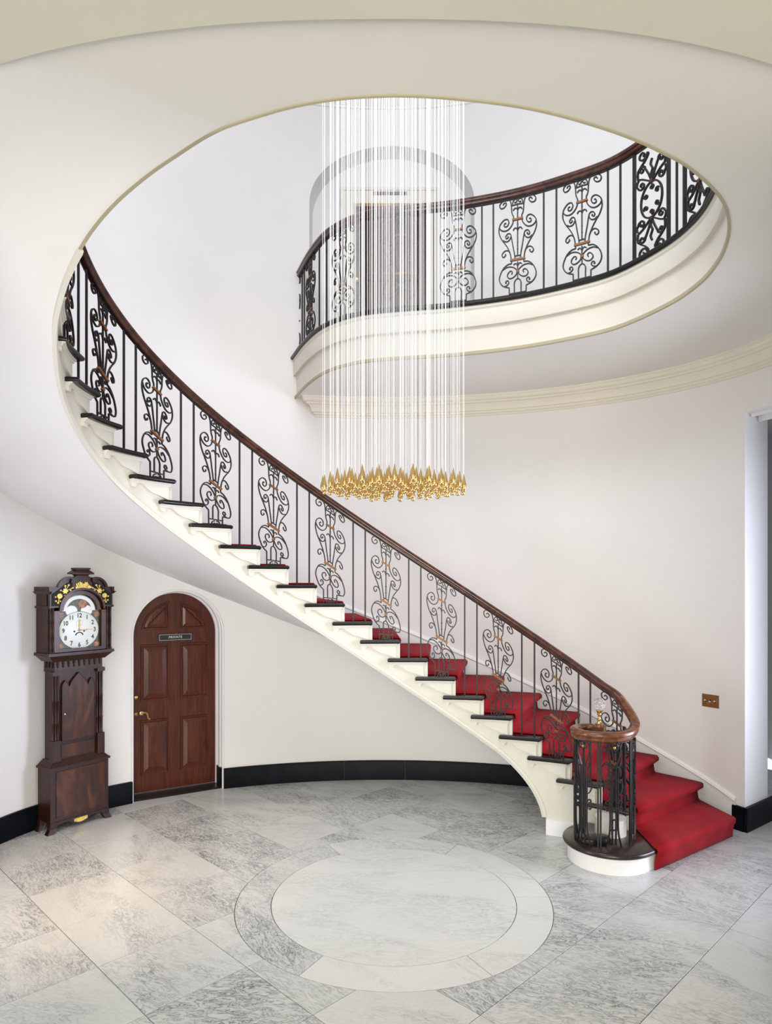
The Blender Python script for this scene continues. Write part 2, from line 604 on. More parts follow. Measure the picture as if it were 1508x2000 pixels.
tile_n = 0
for i in range(-9, 10):
    for j in range(-9, 10):
        u0, v0 = i * TILE, j * TILE
        q = [(u0, v0), (u0 + TILE, v0), (u0 + TILE, v0 + TILE), (u0, v0 + TILE)]
        cx_, cy_ = uv2xy(u0 + TILE / 2, v0 + TILE / 2)
        wx, wy = CX + cx_, CY + cy_
        if wy < 2.75 or abs(wx) > 0.62 * wy + 0.75 or wy > 7.95:
            continue
        if wy > WC and (wx / (WA + 0.45)) ** 2 + ((wy - WC) / (WB + 0.45)) ** 2 > 1 and wx < 2.6:
            continue
        rad = [math.hypot(*p) for p in q]
        if max(rad) <= CR_OUT:
            continue
        if min(rad) < CR_OUT - 1e-6:
            out = []
            ent = None
            for a in range(4):
                p0, p1 = q[a], q[(a + 1) % 4]
                in0, in1 = math.hypot(*p0) < CR_OUT, math.hypot(*p1) < CR_OUT
                if not in0:
                    out.append(p0)
                if in0 != in1:
                    lo, hi = 0.0, 1.0
                    for _ in range(40):
                        mid = (lo + hi) / 2
                        pm = (p0[0] + (p1[0] - p0[0]) * mid, p0[1] + (p1[1] - p0[1]) * mid)
                        if (math.hypot(*pm) < CR_OUT) == in0:
                            lo = mid
                        else:
                            hi = mid
                    out.append(('X', pm))
            # close along the arc between the two crossings
            k = [n for n, e in enumerate(out) if e[0] == 'X']
            P1, P2 = out[k[0]][1], out[k[1]][1]
            seq = out[k[1] + 1:] + out[:k[0]] if not math.hypot(*q[0]) < CR_OUT or True else []
            between = out[k[0] + 1:k[1]]
            if between:      # outside corners lie between the crossings
                core = [P1] + between + [P2]
                sA, sB = P2, P1
            else:
                core = [P2] + seq + [P1]
                sA, sB = P1, P2
            a0, a1 = math.atan2(sA[1], sA[0]), math.atan2(sB[1], sB[0])
            da = (a1 - a0 + PI) % (2 * PI) - PI
            arc = [(CR_OUT * math.cos(a0 + da * s / 10), CR_OUT * math.sin(a0 + da * s / 10)) for s in range(1, 10)]
            q = core + arc
        pw = [(CX + uv2xy(*p)[0], CY + uv2xy(*p)[1]) for p in q]
        slab(pw, 'tile', 'floor_marble', (wx, wy))
        tile_n += 1
for s in range(6):
    a0, a1 = R(60 * s), R(60 * s + 60)
    pr = [(CX + CR_OUT * math.cos(a0 + (a1 - a0) * i / 16), CY + CR_OUT * math.sin(a0 + (a1 - a0) * i / 16)) for i in range(17)]
    pr += [(CX + CR_IN * math.cos(a1 + (a0 - a1) * i / 16), CY + CR_IN * math.sin(a1 + (a0 - a1) * i / 16)) for i in range(17)]
    slab(pr, 'ring_slab', 'floor_marble' if s in (2, 3) else 'centre_marble', (CX + math.cos((a0 + a1) / 2), CY + math.sin((a0 + a1) / 2)))
slab([(CX + CR_IN * math.cos(2 * PI * i / 72), CY + CR_IN * math.sin(2 * PI * i / 72)) for i in range(72)], 'centre_disc', 'centre_marble', (CX, CY))


# ------------------------------------------------------------------ walls
ZT = 7.69


def wall(name, d0, d1, step=1.5, openings=(), mat='plaster'):
    """openings: (deg a, deg b, z low, fn z top(t), column count)"""
    cuts = set()
    d = d0
    while d < d1 - 1e-6:
        cuts.add(round(d, 4)); d += step
    cuts.add(d1)
    for a, b, zl, zf, n in openings:
        cuts = {c for c in cuts if not (a - 0.3 < c < b + 0.3)}
        cuts |= {a + (b - a) * (0.5 - 0.5 * math.cos(PI * i / n)) for i in range(n + 1)}
    cuts = sorted(cuts)
    mb = MB()
    for c0, c1 in zip(cuts, cuts[1:]):
        p0, p1 = wall_pt(R(c0)), wall_pt(R(c1))
        op = None
        for a, b, zl, zf, n in openings:
            if c0 >= a - 1e-6 and c1 <= b + 1e-6:
                op = (zl, zf)
        spans = [(0, 0, ZT, ZT)]
        if op:
            spans = [(op[1](R(c0)), op[1](R(c1)), ZT, ZT)]
            if op[0] > 0:
                spans.append((0, 0, op[0], op[0]))
        for za, zb, zc, zd in spans:
            mb.add([(p0.x, p0.y, za), (p1.x, p1.y, zb), (p1.x, p1.y, zd), (p0.x, p0.y, zc)], [(0, 1, 2, 3)])
    bm_merge(mb)
    o = struct(mb.build(name, mat, smooth=50, recalc=False))
    return o


def bm_merge(mb):
    seen = {}
    mp = []
    nv = []
    for v in mb.v:
        k = tuple(round(c, 5) for c in v)
        if k not in seen:
            seen[k] = len(nv); nv.append(v)
        mp.append(seen[k])
    mb.v = nv
    mb.f = [f2 for f2 in (tuple(dict.fromkeys(mp[i] for i in f)) for f in mb.f) if len(f2) >= 3]


# the arched door: chord of the opening in plan
D1_T0, D1_T1 = 121.7, 139.8
dR, dL = wall_pt(R(D1_T0)), wall_pt(R(D1_T1))
d_x = (dR - dL).normalized()
d_n = Vector((-d_x.y, d_x.x))          # into the wall
d_c = (dR + dL) / 2
D1_HW = (dR - dL).length / 2
D1_ZS = 2.145 - D1_HW


def d1_top(t):
    x = (wall_pt(t) - d_c).dot(d_x)
    return D1_ZS + math.sqrt(max(0, D1_HW ** 2 - x * x))


# arched recess of the lift on the landing
REC_C, REC_HW, REC_ZS, REC_RISE, REC_Y = 0.065, 0.925, 6.49, 0.69, 7.83
REC_T0 = math.degrees(math.acos((REC_C + REC_HW) / WA))
REC_T1 = math.degrees(math.acos((REC_C - REC_HW) / WA))


def rec_top(t):
    x = (wall_pt(t).x - REC_C) / REC_HW
    return REC_ZS + REC_RISE * math.sqrt(max(0, 1 - x * x))


JAMB = 17.4
JZ = 3.75
wall('wall_left', 120.0, 238.0, openings=[(D1_T0, D1_T1, 0, d1_top, 48), (208.0, 234.0, 0, lambda t: 3.2, 10)])  # second opening is unseen, cut so the left fills reach the room
wall('wall_back', 50.0, 120.0, openings=[(REC_T0, REC_T1, ZL, rec_top, 60)])
wall('wall_right', -58.0, 50.0, openings=[(-20.0, JAMB, 0, lambda t: JZ, 14)])
# upper wall over the entrance side closes the oval
mb = MB()
seq = [wall_pt(R(238 + 64 * i / 30)) for i in range(31)]
for a, b in zip(seq, seq[1:]):
    mb.add([(a.x, a.y, ZL - 0.1), (b.x, b.y, ZL - 0.1), (b.x, b.y, ZT), (a.x, a.y, ZT)], [(0, 1, 2, 3)])
struct(mb.build('wall_front', 'plaster', recalc=False))

# reveal and soffit of the side opening at right, with the hall beyond
jp = wall_pt(R(JAMB))
jn = (wall_pt(R(JAMB), -1.0) - jp).normalized()
jn = Vector((0.79, 0.613))
j2 = jp + jn * 0.46
mb = MB()
mb.add([(jp.x, jp.y, 0), (j2.x, j2.y, 0), (j2.x, j2.y, JZ), (jp.x, jp.y, JZ)], [(0, 1, 2, 3)])
arc = [wall_pt(R(JAMB - (JAMB + 20) * i / 14)) for i in range(15)]
for a, b in zip(arc, arc[1:]):
    mb.add([(a.x, a.y, JZ), (b.x, b.y, JZ), (b.x + jn.x * .46, b.y + jn.y * .46, JZ), (a.x + jn.x * .46, a.y + jn.y * .46, JZ)], [(0, 1, 2, 3)])
e0 = arc[-1]
mb.add([(e0.x, e0.y, 0), (e0.x + .46, e0.y, 0), (e0.x + .46, e0.y, JZ), (e0.x, e0.y, JZ)], [(0, 1, 2, 3)])
jamb = struct(mb.build('trim_1', 'white_paint', recalc=False))
jamb.name = 'trim_1'
# fillets of the soffit inside the opening
mb = MB()
for q, dz in ((0.10, 0.03), (0.25, 0.05)):
    a = jp + jn * q
    mb.add([(a.x, a.y, JZ), (a.x + 1.6 * .5, a.y - 1.6, JZ), (a.x + 1.6 * .5, a.y - 1.6, JZ - dz), (a.x, a.y, JZ - dz)], [(0, 1, 2, 3)])
    mb.box(a.x - 0.0, a.x + 0.02, a.y - 0.02, a.y, JZ - dz, JZ)
struct(mb.build('trim_2', 'white_paint'))
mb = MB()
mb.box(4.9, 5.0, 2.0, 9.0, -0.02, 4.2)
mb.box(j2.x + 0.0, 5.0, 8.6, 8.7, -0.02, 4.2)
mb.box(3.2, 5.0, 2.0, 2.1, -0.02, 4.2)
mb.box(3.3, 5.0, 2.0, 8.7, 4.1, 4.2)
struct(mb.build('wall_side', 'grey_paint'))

# lift recess: soffit, cheeks, back wall
mb = MB()
outl = []
for i in range(61):
    a = PI * i / 60
    x = REC_C + REC_HW * math.cos(a)
    outl.append((x, REC_ZS + REC_RISE * math.sin(a)))
outl = [(REC_C + REC_HW, ZL)] + outl + [(REC_C - REC_HW, ZL)]


def wall_y(x):
    return WC + WB * math.sqrt(max(0, 1 - (x / WA) ** 2))


rows = [[(x, wall_y(x), z) for x, z in outl], [(x, REC_Y + 0.02, z) for x, z in outl]]
mb.rings(rows, closed=False, cap0=False, cap1=False)
mb.add([(REC_C - 1.1, REC_Y, ZL), (REC_C + 1.1, REC_Y, ZL), (REC_C + 1.1, REC_Y, 7.3), (REC_C - 1.1, REC_Y, 7.3)], [(0, 1, 2, 3)])
mb.add([(REC_C - .93, 7.46, ZL), (REC_C + .93, 7.46, ZL), (REC_C + .93, REC_Y, ZL), (REC_C - .93, REC_Y, ZL)], [(0, 1, 2, 3)])
struct(mb.build('wall_recess', 'plaster', recalc=False, smooth=30))

# ------------------------------------------------------------------ ceiling over the hall (the landing's underside), with the oval well
NS = 220
prev = None
mb = MB()
fr = MB()
ss = [hole.L * i / NS for i in range(NS + 1)]
inn = [hole.off(s, 0.004) for s in ss]
tt = []
for p in inn:
    t = wall_t_of(p)
    if tt:
        while t - tt[-1] > PI:
            t -= 2 * PI
        while t - tt[-1] < -PI:
            t += 2 * PI
    tt.append(t)
for i, s in enumerate(ss):
    if s < 0.9:      # the ceiling starts from the radial line where the stair soffit ends
        w = s / 0.9
        tt[i] = (t_out(t_k(27.0)) + (tt[-1] * 0)) * (1 - w) + (tt[i] % (2 * PI)) * w
        base_t = 0
ref = [x % (2 * PI) for x in tt]
tt = [x - 2 * PI if (x > PI * 1.5 and False) else x for x in ref]
tt = [min(x, R(107.5)) if s > hole.L - 2.0 else x for x, s in zip(tt, ss)]
outw = [wall_pt(t, -0.02) for t in tt]
vb = [(p.x, p.y, ZC) for p in inn] + [(p.x, p.y, ZC) for p in outw]
vt = [(p.x, p.y, ZL - 0.005) for p in inn] + [(p.x, p.y, ZL - 0.005) for p in outw]
n1 = NS + 1
fb = [(i, i + n1, i + n1 + 1, i + 1) for i in range(NS)]
ft = [(i + 1, i + n1 + 1, i + n1, i) for i in range(NS)]
mb.add(vb, fb)
mb.add(vt, ft)
ceiling = struct(mb.build('ceiling', 'plaster_ceiling', smooth=30))
# fascia of the landing edge: bead, lower band, upper band, cove
prof = [(0.02, ZL - 0.01), (-0.022, ZL - 0.045), (-0.020, ZL - 0.065), (-0.006, ZL - 0.080), (-0.006, ZL - 0.083), (-0.016, ZL - 0.085), (-0.016, 4.540),
        (-0.013, 4.534), (0.018, 4.532), (0.020, 4.520), (0.020, 4.335), (0.008, 4.330), (0.004, 4.320), (0.004, 4.296), (0.06, 4.296), (0.06, ZL - 0.02)]
pts = [(hole.at(s).x, hole.at(s).y, 0) for s in ss]
nor = [(*hole.nor(s), 0) for s in ss]
fas = MB().sweep(pts, prof, nor, ups=[(0, 0, 1)] * len(pts))
fascia = struct(fas.build('trim_3', 'cream_paint', smooth=30))
MB().sweep(pts, [(0.006, 4.318), (-0.002, 4.312), (-0.004, 4.298), (-0.001, 4.286), (0.007, 4.281), (0.015, 4.284), (0.017, 4.296)], nor, ups=[(0, 0, 1)] * len(pts)).build('edge_bead', 'shaded_bead_paint', fascia)  # bead of the well edge, coloured as if in shade
prof = [(0.10, ZL), (0.10, ZL - 0.045), (-0.035, ZL - 0.045), (-0.043, ZL - 0.036), (-0.046, ZL - 0.023), (-0.043, ZL - 0.009), (-0.034, ZL)]
nosing = MB().sweep(pts, prof, nor, ups=[(0, 0, 1)] * len(pts))
nosing.build('landing_nosing', 'ebony', fascia)

# entrance hall behind the camera: its ceiling meets the oval in a curved edge
mb = MB()
seq = [wall_pt(R(232 + 76 * i / 40), 0.0) for i in range(41)]
ZH = ZC - 0.018
for a, b in zip(seq, seq[1:]):
    mb.add([(a.x, a.y, ZH), (b.x, b.y, ZH), (b.x, -3.6, ZH), (a.x, -3.6, ZH)], [(0, 1, 2, 3)])
    mb.add([(a.x, a.y, ZH), (b.x, b.y, ZH), (b.x, b.y, ZC + 0.02), (a.x, a.y, ZC + 0.02)], [(0, 1, 2, 3)])
struct(mb.build('ceiling_hall', 'plaster_hall', recalc=False))
mb = MB()
for sx in (-1, 1):
    a = seq[0] if sx < 0 else seq[-1]
    mb.box(a.x - 0.05, a.x + 0.05, -3.6, a.y, 0, ZC)
# rear wall with three tall window openings
xs = [-2.2, -1.7, -0.75, -0.5, 0.5, 0.75, 1.7, 2.2]
for i in range(0, 8, 2):
    mb.box(xs[i], xs[i + 1], -3.65, -3.55, 0, ZC)
mb.box(-2.2, 2.2, -3.65, -3.55, 0, 0.5)
mb.box(-2.2, 2.2, -3.65, -3.55, 3.8, ZC)
struct(mb.build('wall_entrance', 'plaster', smooth=0))

# upper ceiling and its cornice
mb = MB()
ring = [wall_pt(R(d), -0.03) for d in range(0, 360, 3)]
mb.prism([(p.x, p.y) for p in ring], ZT - 0.02, ZT + 0.08)
struct(mb.build('ceiling_upper', 'plaster_ceiling', smooth=0))


def wall_sweep(prof, d0, d1, n, mat, name, parent=None, miter=False):
    ts = [R(d0 + (d1 - d0) * i / n) for i in range(n + 1)]
    P = [wall_pt(t) for t in ts]
    Nn = [(wall_pt(t, 0.5) - wall_pt(t)).normalized() for t in ts]
    rings = [[(p.x + n_.x * a, p.y + n_.y * a, b) for a, b in prof] for p, n_ in zip(P, Nn)]
    if miter:      # the moulding returns to the wall on itself
        p, n_ = P[-1], Nn[-1]
        t_ = (P[-1] - P[-2]).normalized()
        rings[-1] = [(p.x + n_.x * a + t_.x * a, p.y + n_.y * a + t_.y * a, b) for a, b in prof]
        rings.append([(p.x - n_.x * .02 + t_.x * a, p.y - n_.y * .02 + t_.y * a, b) for a, b in prof])
    mb = MB().rings(rings)
    return mb.build(name, mat, parent, smooth=30)


struct(wall_sweep([(-0.02, ZT), (0.10, ZT), (0.10, ZT - 0.02), (0.06, ZT - 0.04), (0.03, ZT - 0.075), (0.02, ZT - 0.08), (0.02, ZT - 0.10), (-0.02, ZT - 0.10)],
                  0, 180, 90, 'plaster_ceiling', 'trim_4'))
# cornice below the landing, from the left end of the landing to the right
CP = [(-0.02, ZC + 0.005), (0.165, ZC + 0.005), (0.165, ZC - 0.018), (0.155, ZC - 0.022), (0.155, ZC - 0.032), (0.142, ZC - 0.050), (0.115, ZC - 0.062), (0.110, ZC - 0.075), (0.090, ZC - 0.080), (0.070, ZC - 0.100),
      (0.056, ZC - 0.130), (0.052, ZC - 0.150), (0.034, ZC - 0.156), (0.034, ZC - 0.172), (0.026, ZC - 0.180), (0.014, ZC - 0.184), (0.014, ZC - 0.200), (-0.02, ZC - 0.206)]
struct(wall_sweep(CP, -58, 103.5, 120, 'cornice_paint', 'trim_5', miter=True))
# black marble base: slabs about 66 cm long
SLABP = [(-0.02, 0.0), (0.030, 0.0), (0.030, 0.205), (0.024, 0.216), (-0.02, 0.216)]


def base_run(name, d0, d1, joints):
    root = thing(name, None, None, (wall_pt(R((d0 + d1) / 2)).x, wall_pt(R((d0 + d1) / 2)).y, 0))
    cuts = [d0 + (d1 - d0) * i / joints for i in range(joints + 1)]
    for a, b in zip(cuts, cuts[1:]):
        g = 0.022
        wall_sweep(SLABP, a + g, b - g, 8, 'black_marble', 'slab', root)
    return root


base_run('baseboard_left', D1_T1 + 0.1, 200.0, 6)
base_run('baseboard_back', 51.0, D1_T0 - 0.1, 6)
root = thing('baseboard_right', None, None, (jp.x, jp.y, 0))
wall_sweep(SLABP, JAMB, JAMB + 2.6, 4, 'black_marble', 'slab', root)
mb = MB()
jt = Vector((jn.y, -jn.x))
q = [jp - jn * 0.02, jp - jn * 0.02 + jt * 0.03, j2 + jn * 1.2 + jt * 0.03, j2 + jn * 1.2]
mb.prism([(p.x, p.y) for p in q], 0, 0.216)
mb.build('slab', 'black_marble', root, smooth=0)

# ------------------------------------------------------------------ arched mahogany door
door = thing('door_1', None, None, (d_c.x, d_c.y, 0), math.atan2(d_x.y, d_x.x), world_space=False)
D_DEP = 0.19
# reveal (local frame: x along chord, y into the wall)
n = 60
path = [(-D1_HW, 0.0)] + [(D1_HW * -math.cos(PI * i / n), D1_ZS + D1_HW * math.sin(PI * i / n)) for i in range(n + 1)] + [(D1_HW, 0.0)]


def face_y(x):
    # wall surface in the door frame
    lo, hi = R(D1_T0), R(D1_T1)
    for _ in range(40):
        mid = (lo + hi) / 2
        if (wall_pt(mid) - d_c).dot(d_x) > x:
            lo = mid
        else:
            hi = mid
    return (wall_pt(lo) - d_c).dot(d_n)


mb = MB()
mb.rings([[(x, face_y(x) - 0.001, z) for x, z in path], [(x, D_DEP + 0.03, z) for x, z in path]], closed=False, cap0=False, cap1=False)
mb.build('reveal', 'white_paint', door, smooth=30)
# bead on the arris of the opening and the inner stop
mb = MB()
pts = [(x, face_y(x) - 0.004, z) for x, z in path]
nrm = [Vector((x, 0, z - D1_ZS)).normalized() if z > D1_ZS else Vector((math.copysign(1, x), 0, 0)) for x, z in path]
oct8 = [(0.011 * math.cos(PI * k / 4), 0.011 * math.sin(PI * k / 4)) for k in range(8)]
mb.sweep(pts, oct8, nrm, ups=[(0, 1, 0)] * len(pts))
mb.build('casing_bead', 'white_paint', door)
mb = MB()
mb.sweep([(x, 0.10, z) for x, z in path], [(0.0, -0.03), (-0.012, -0.03), (-0.016, -0.02), (-0.016, 0.02), (0, 0.02)], nrm, ups=[(0, 1, 0)] * len(path))
mb.sweep([(x, D_DEP - 0.012, z) for x, z in path], [(0.0, -0.012), (-0.026, -0.012), (-0.03, 0.012), (0, 0.012)], nrm, ups=[(0, 1, 0)] * len(path))
mb.build('frame_stop', 'white_paint', door, smooth=30)
mb = MB()
mb.box(-D1_HW, D1_HW, 0.01, D_DEP + 0.05, -0.02, 0.022)
mb.build('threshold', 'ebony', door, smooth=0)
for sx in (-1, 1):
    MB().box(sx * D1_HW - 0.022, sx * D1_HW + 0.022, 0.02, D_DEP, 0.0, 0.216).build('plinth_block', 'black_marble', door, smooth=0)
LH = D1_HW - 0.022
leaf_poly = [(-LH, 0.03)] + [(-LH * math.cos(PI * i / 40), D1_ZS + LH * math.sin(PI * i / 40)) for i in range(41)] + [(LH, 0.03)]
leaf = MB().plate(leaf_poly, D_DEP, D_DEP + 0.045).build('leaf', 'mahogany_door', door, smooth=0)


def inset_poly(poly, d):
    P = [Vector(p) for p in poly]
    n = len(P)
    area2 = sum(P[i - 1].x * P[i].y - P[i].x * P[i - 1].y for i in range(n))
    sg = 1 if area2 > 0 else -1
    out = []
    for i in range(n):
        a, b, c = P[i - 1], P[i], P[(i + 1) % n]
        e1, e2 = (b - a).normalized(), (c - b).normalized()
        n1, n2 = Vector((-e1.y, e1.x)) * sg, Vector((-e2.y, e2.x)) * sg
        m_ = n1 + n2
        m_ = m_ / max(0.35, m_.dot(n1)) if m_.length > 1e-6 else n1
        out.append((b.x + m_.x * d, b.y + m_.y * d))
    return out


def raised_panel(poly, y, name, mat, parent, steps=((0, 0), (0.004, 0.014), (0.016, 0.014), (0.026, 0.002), (0.034, 0.002), (0.075, 0.012))):
    mb = MB()
    mb.rings([[(px, y - h, pz) for px, pz in inset_poly(poly, d)] for d, h in steps], cap0=False)
    return mb.build(name, mat, parent, smooth=0)


W = 2 * LH
cols = [(-LH + 0.104 * W, -LH + 0.433 * W), (-LH + 0.563 * W, -LH + 0.898 * W)]
for c0, c1 in cols:
    for z0, z1 in ((0.21, 0.785), (0.985, 1.575)):
        raised_panel([(c0, z0), (c1, z0), (c1, z1), (c0, z1)], D_DEP, 'door_panel', 'mahogany_door', leaf)
ri = LH - 0.104 * W
for sg in (-1, 1):
    xin = cols[1][0] if sg > 0 else -cols[0][1]
    z0 = 1.735
    a0 = math.asin((z0 - D1_ZS) / ri)
    a1 = math.acos(xin / ri)
    pl = [(xin, z0)] + [(ri * math.cos(a0 + (a1 - a0) * i / 12), D1_ZS + ri * math.sin(a0 + (a1 - a0) * i / 12)) for i in range(13)]
    pl = [(sg * x, z) for x, z in pl]
    raised_panel(pl, D_DEP, 'door_panel', 'mahogany_door', leaf, ((0, 0), (0.004, 0.014), (0.014, 0.014), (0.022, 0.002), (0.028, 0.002), (0.052, 0.010)))
hx = -LH + 0.045
MB().lathe([(0.001, 0.012), (0.010, 0.012), (0.017, 0.009), (0.019, 0)], hx, D_DEP, 16, 1.03, axis='y').build('lock_rose', 'brass', leaf)
hd = MB().lathe([(0.001, 0.010), (0.013, 0.010), (0.020, 0.006), (0.022, 0)], hx, D_DEP, 16, 0.855, axis='y').build('lock_rose', 'aged_brass', leaf)
mb = MB()
mb.lathe([(0.001, 0.012), (0.016, 0.012), (0.025, 0.006), (0.027, 0)], hx + 0.055, D_DEP, 18, 0.86, axis='y')
mb.lathe([(0.010, 0.05), (0.009, 0.01)], hx + 0.055, D_DEP, 10, 0.86, axis='y')
lv = catmull([(hx + 0.05, D_DEP - 0.05, 0.865), (hx + 0.075, D_DEP - 0.052, 0.872), (hx + 0.10, D_DEP - 0.052, 0.862), (hx + 0.108, D_DEP - 0.05, 0.835), (hx + 0.118, D_DEP - 0.05, 0.805), (hx + 0.135, D_DEP - 0.05, 0.800)], 5)
mb.sweep(lv, [(0.008 * math.cos(PI * k / 3), 0.008 * math.sin(PI * k / 3)) for k in range(6)], [(0, 1, 0)] * len(lv))
mb.build('lever_handle', 'brass', leaf)

# dark plate with the word PRIVATE
sgn = thing('door_sign', 'black PRIVATE name plate with silver border on the arched door', 'sign', (d_c.x + d_n.x * D_DEP, d_c.y + d_n.y * D_DEP, 1.645), math.atan2(d_x.y, d_x.x), world_space=False)
MB().box(-0.172, 0.172, -0.026, -0.014, -0.036, 0.036).build('plate', 'black_plate', sgn, smooth=0)
mb = MB()
for x0, x1, z0, z1 in ((-.168, .168, .028, .031), (-.168, .168, -.031, -.028), (-.168, -.165, -.031, .031), (.165, .168, -.031, .031)):
    mb.box(x0, x1, -0.0272, -0.0255, z0, z1)
mb.build('border', 'silver_ink', sgn, smooth=0)


def text_mesh(txt, size, depth, name, mat, parent, loc, rot=(PI / 2, 0, 0), sx=1.0, spacing=1.0, bold=0.0):
    cu = bpy.data.curves.new('t', 'FONT')
    cu.body = txt
    cu.size = size
    cu.extrude = depth
    cu.align_x = 'CENTER'
    cu.align_y = 'CENTER'
    cu.space_character = spacing
    cu.resolution_u = 3
    cu.offset = bold
    ob = bpy.data.objects.new('t', cu)
    COL.objects.link(ob)
    dg = bpy.context.evaluated_depsgraph_get()
    me = bpy.data.meshes.new_from_object(ob.evaluated_get(dg))
    bpy.data.objects.remove(ob)
    bpy.data.curves.remove(cu)
    me.name = name
    me.materials.clear()
    me.materials.append(MATS[mat])
    o = bpy.data.objects.new(name, me)
    COL.objects.link(o)
    o.parent = parent
    o.location = loc
    o.rotation_euler = rot
    o.scale = (sx, 1, 1)
    return o


text_mesh('PRIVATE', 0.034, 0.0006, 'lettering', 'silver_ink', sgn, (0, -0.0268, 0), spacing=1.15, bold=.0006)

# ------------------------------------------------------------------ lift door in the recess on the landing
lift = thing('door_2', None, None, (0.048, REC_Y, ZL), 0, world_space=False)
hw, hh = 0.42, 6.646 - ZL
mb = MB()
for s in (-1, 1):
    mb.box(s * (hw + 0.075) - 0.075, s * (hw + 0.075) + 0.075, -0.03, 0.0, 0, hh + 0.15)
    mb.box(s * (hw + 0.14) - 0.018, s * (hw + 0.14) + 0.018, -0.045, 0.0, 0, hh + 0.149)
mb.box(-hw, hw, -0.03, 0.0, hh, hh + 0.15)
mb.box(-hw - 0.158, hw + 0.158, -0.045, 0.0, hh + 0.15, hh + 0.185)
mb.build('casing', 'cream_paint', lift, smooth=0)
mb = MB()
mb.box(-hw, hw, -0.036, 0, hh - 0.035, hh)
mb.build('head_strip', 'aged_brass', lift, smooth=0)
leaf2 = MB().box(-hw, hw, -0.018, 0.0, 0, hh - 0.035).build('leaf', 'lift_door_wood', lift, smooth=0)
mb = MB()
for s in (-1, 1):
    mb.box(s * (hw - 0.045) - 0.045, s * (hw - 0.045) + 0.045, -0.030, -0.018, 0, hh - 0.035)
mb.box(-hw + 0.09, hw - 0.09, -0.030, -0.018, hh - 0.14, hh - 0.035)
mb.box(-hw + 0.09, hw - 0.09, -0.030, -0.018, 0.98, 1.06)
mb.box(-hw + 0.09, hw - 0.09, -0.030, -0.018, 0, 0.16)
mb.build('door_rail', 'mahogany_rail', leaf2, smooth=0)
mb = MB()
for k in range(1, 6):
    x = -hw + 0.09 + (2 * hw - 0.18) * k / 6
    mb.box(x - 0.006, x + 0.006, -0.026, -0.018, 0.16, 0.98)
    mb.box(x - 0.006, x + 0.006, -0.026, -0.018, 1.06, hh - 0.14)
mb.build('door_board_bead', 'mahogany_rail', leaf2, smooth=0)
MB().lathe([(0.001, 0.05), (0.014, 0.048), (0.02, 0.038), (0.016, 0.026), (0.009, 0.02), (0.009, 0.01), (0.02, 0.005), (0.02, 0)], -hw + 0.035, -0.03, 14, 0.99, axis='y').build('knob', 'brass', leaf2)
sg2 = thing('lift_indicator', 'narrow dark red indicator strip above the lift door upstairs', 'sign', (0.05, REC_Y - 0.03, 6.76), 0, world_space=False)
MB().box(-0.195, 0.195, -0.010, 0.0, -0.019, 0.019).build('plate', 'black_plate', sg2, smooth=0)
for k in range(7):
    MB().box(-0.175 + k * 0.05, -0.135 + k * 0.05, -0.013, -0.010, -0.010, 0.010).build('lamp_window', 'sign_red', sg2, smooth=0)


# ------------------------------------------------------------------ staircase
stair = thing('staircase', 'curved cream painted staircase with black treads sweeping up round the oval hall', 'staircase', (1.8, 5.4, 0))


def pitch(s):
    return RISE * (s - S0) / GOING


S_FOOT = None
for i in range(len(T_STEPS)):      # plinth edge of the string, where x = 1.41
    if well(T_STEPS[i], 0.045).x < 1.42:
        S_FOOT = WELL_S[i]
        break
F_P0, F_P1 = (0.0, 0.13), (0.035, 0.42)
F_L = 0.42


STRING_D = 0.386


def under(s, f=0.0):
    """underside of the string and of the soffit"""
    d = s - S_FOOT
    if d < 0:
        return 0.0
    ze = pitch(S_FOOT + F_L) - STRING_D
    if d >= F_L:
        a, b = pitch(s) - STRING_D, ZC + 0.001
        q = 0.45
        h = min(1.0, max(0.0, 0.5 + 0.5 * (a - b) / q))
        return a + (b - a) * h - q * h * (1 - h)
    lo, hi = 0.0, 1.0
    for _ in range(40):
        u = (lo + hi) / 2
        x = 2 * u * (1 - u) * F_P1[0] + u * u * F_L
        if x < d:
            lo = u
        else:
            hi = u
    u = lo
    return (1 - u) ** 2 * F_P0[1] + 2 * u * (1 - u) * F_P1[1] + u * u * ze


S_TOP, S_ALL = s_k(27.3), s_k(30.3)


def edge_pt(s, o):
    """string line: the well ellipse, then the edge of the landing"""
    if s <= S_TOP:
        return well(t_of_s(s), soff(t_of_s(s)) + o)
    return hole.off(s - S_TOP, o)


# string: face plate with saw-tooth top
S_ENDK = 28.0
mb = MB()
samples = []
for k in range(2, NSTEP):
    if k == 27:
        samples += [(s_k(27) + GOING * q, 27) for q in [i * 3.3 / 30 for i in range(31)]]
        break
    for j in range(8):
        samples.append((s_k(k) + GOING * j / 8, k))
    samples.append((s_k(k + 1) - 1e-4, k))
ext = []
for s, k in samples:
    if abs(s - S_FOOT) < 0.02:
        continue
    ext.append((s, k))
ext += [(S_FOOT - 1e-3, None), (S_FOOT + 1e-3, None), (S_FOOT + 0.004, None), (S_FOOT + 0.012, None)]
ext.sort()
kk = 2
rings = []
for s, k in ext:
    if k is None:
        k = int((s - S0) / GOING)
    a, b = edge_pt(s, -0.002 if s > S_TOP else 0.0), edge_pt(s, 0.05)
    zt, zb = k * RISE - 0.035, under(s)
    if s < S_FOOT:
        zb = 0.0
    if s > S_FOOT:
        zb += 0.008
    rings.append([(a.x, a.y, zb), (b.x, b.y, zb + (0.06 if s > S_FOOT + 0.1 else 0)), (b.x, b.y, zt), (a.x, a.y, zt)])
mb.rings(rings)
string = mb.build('string', 'cream_paint', stair, smooth=30)
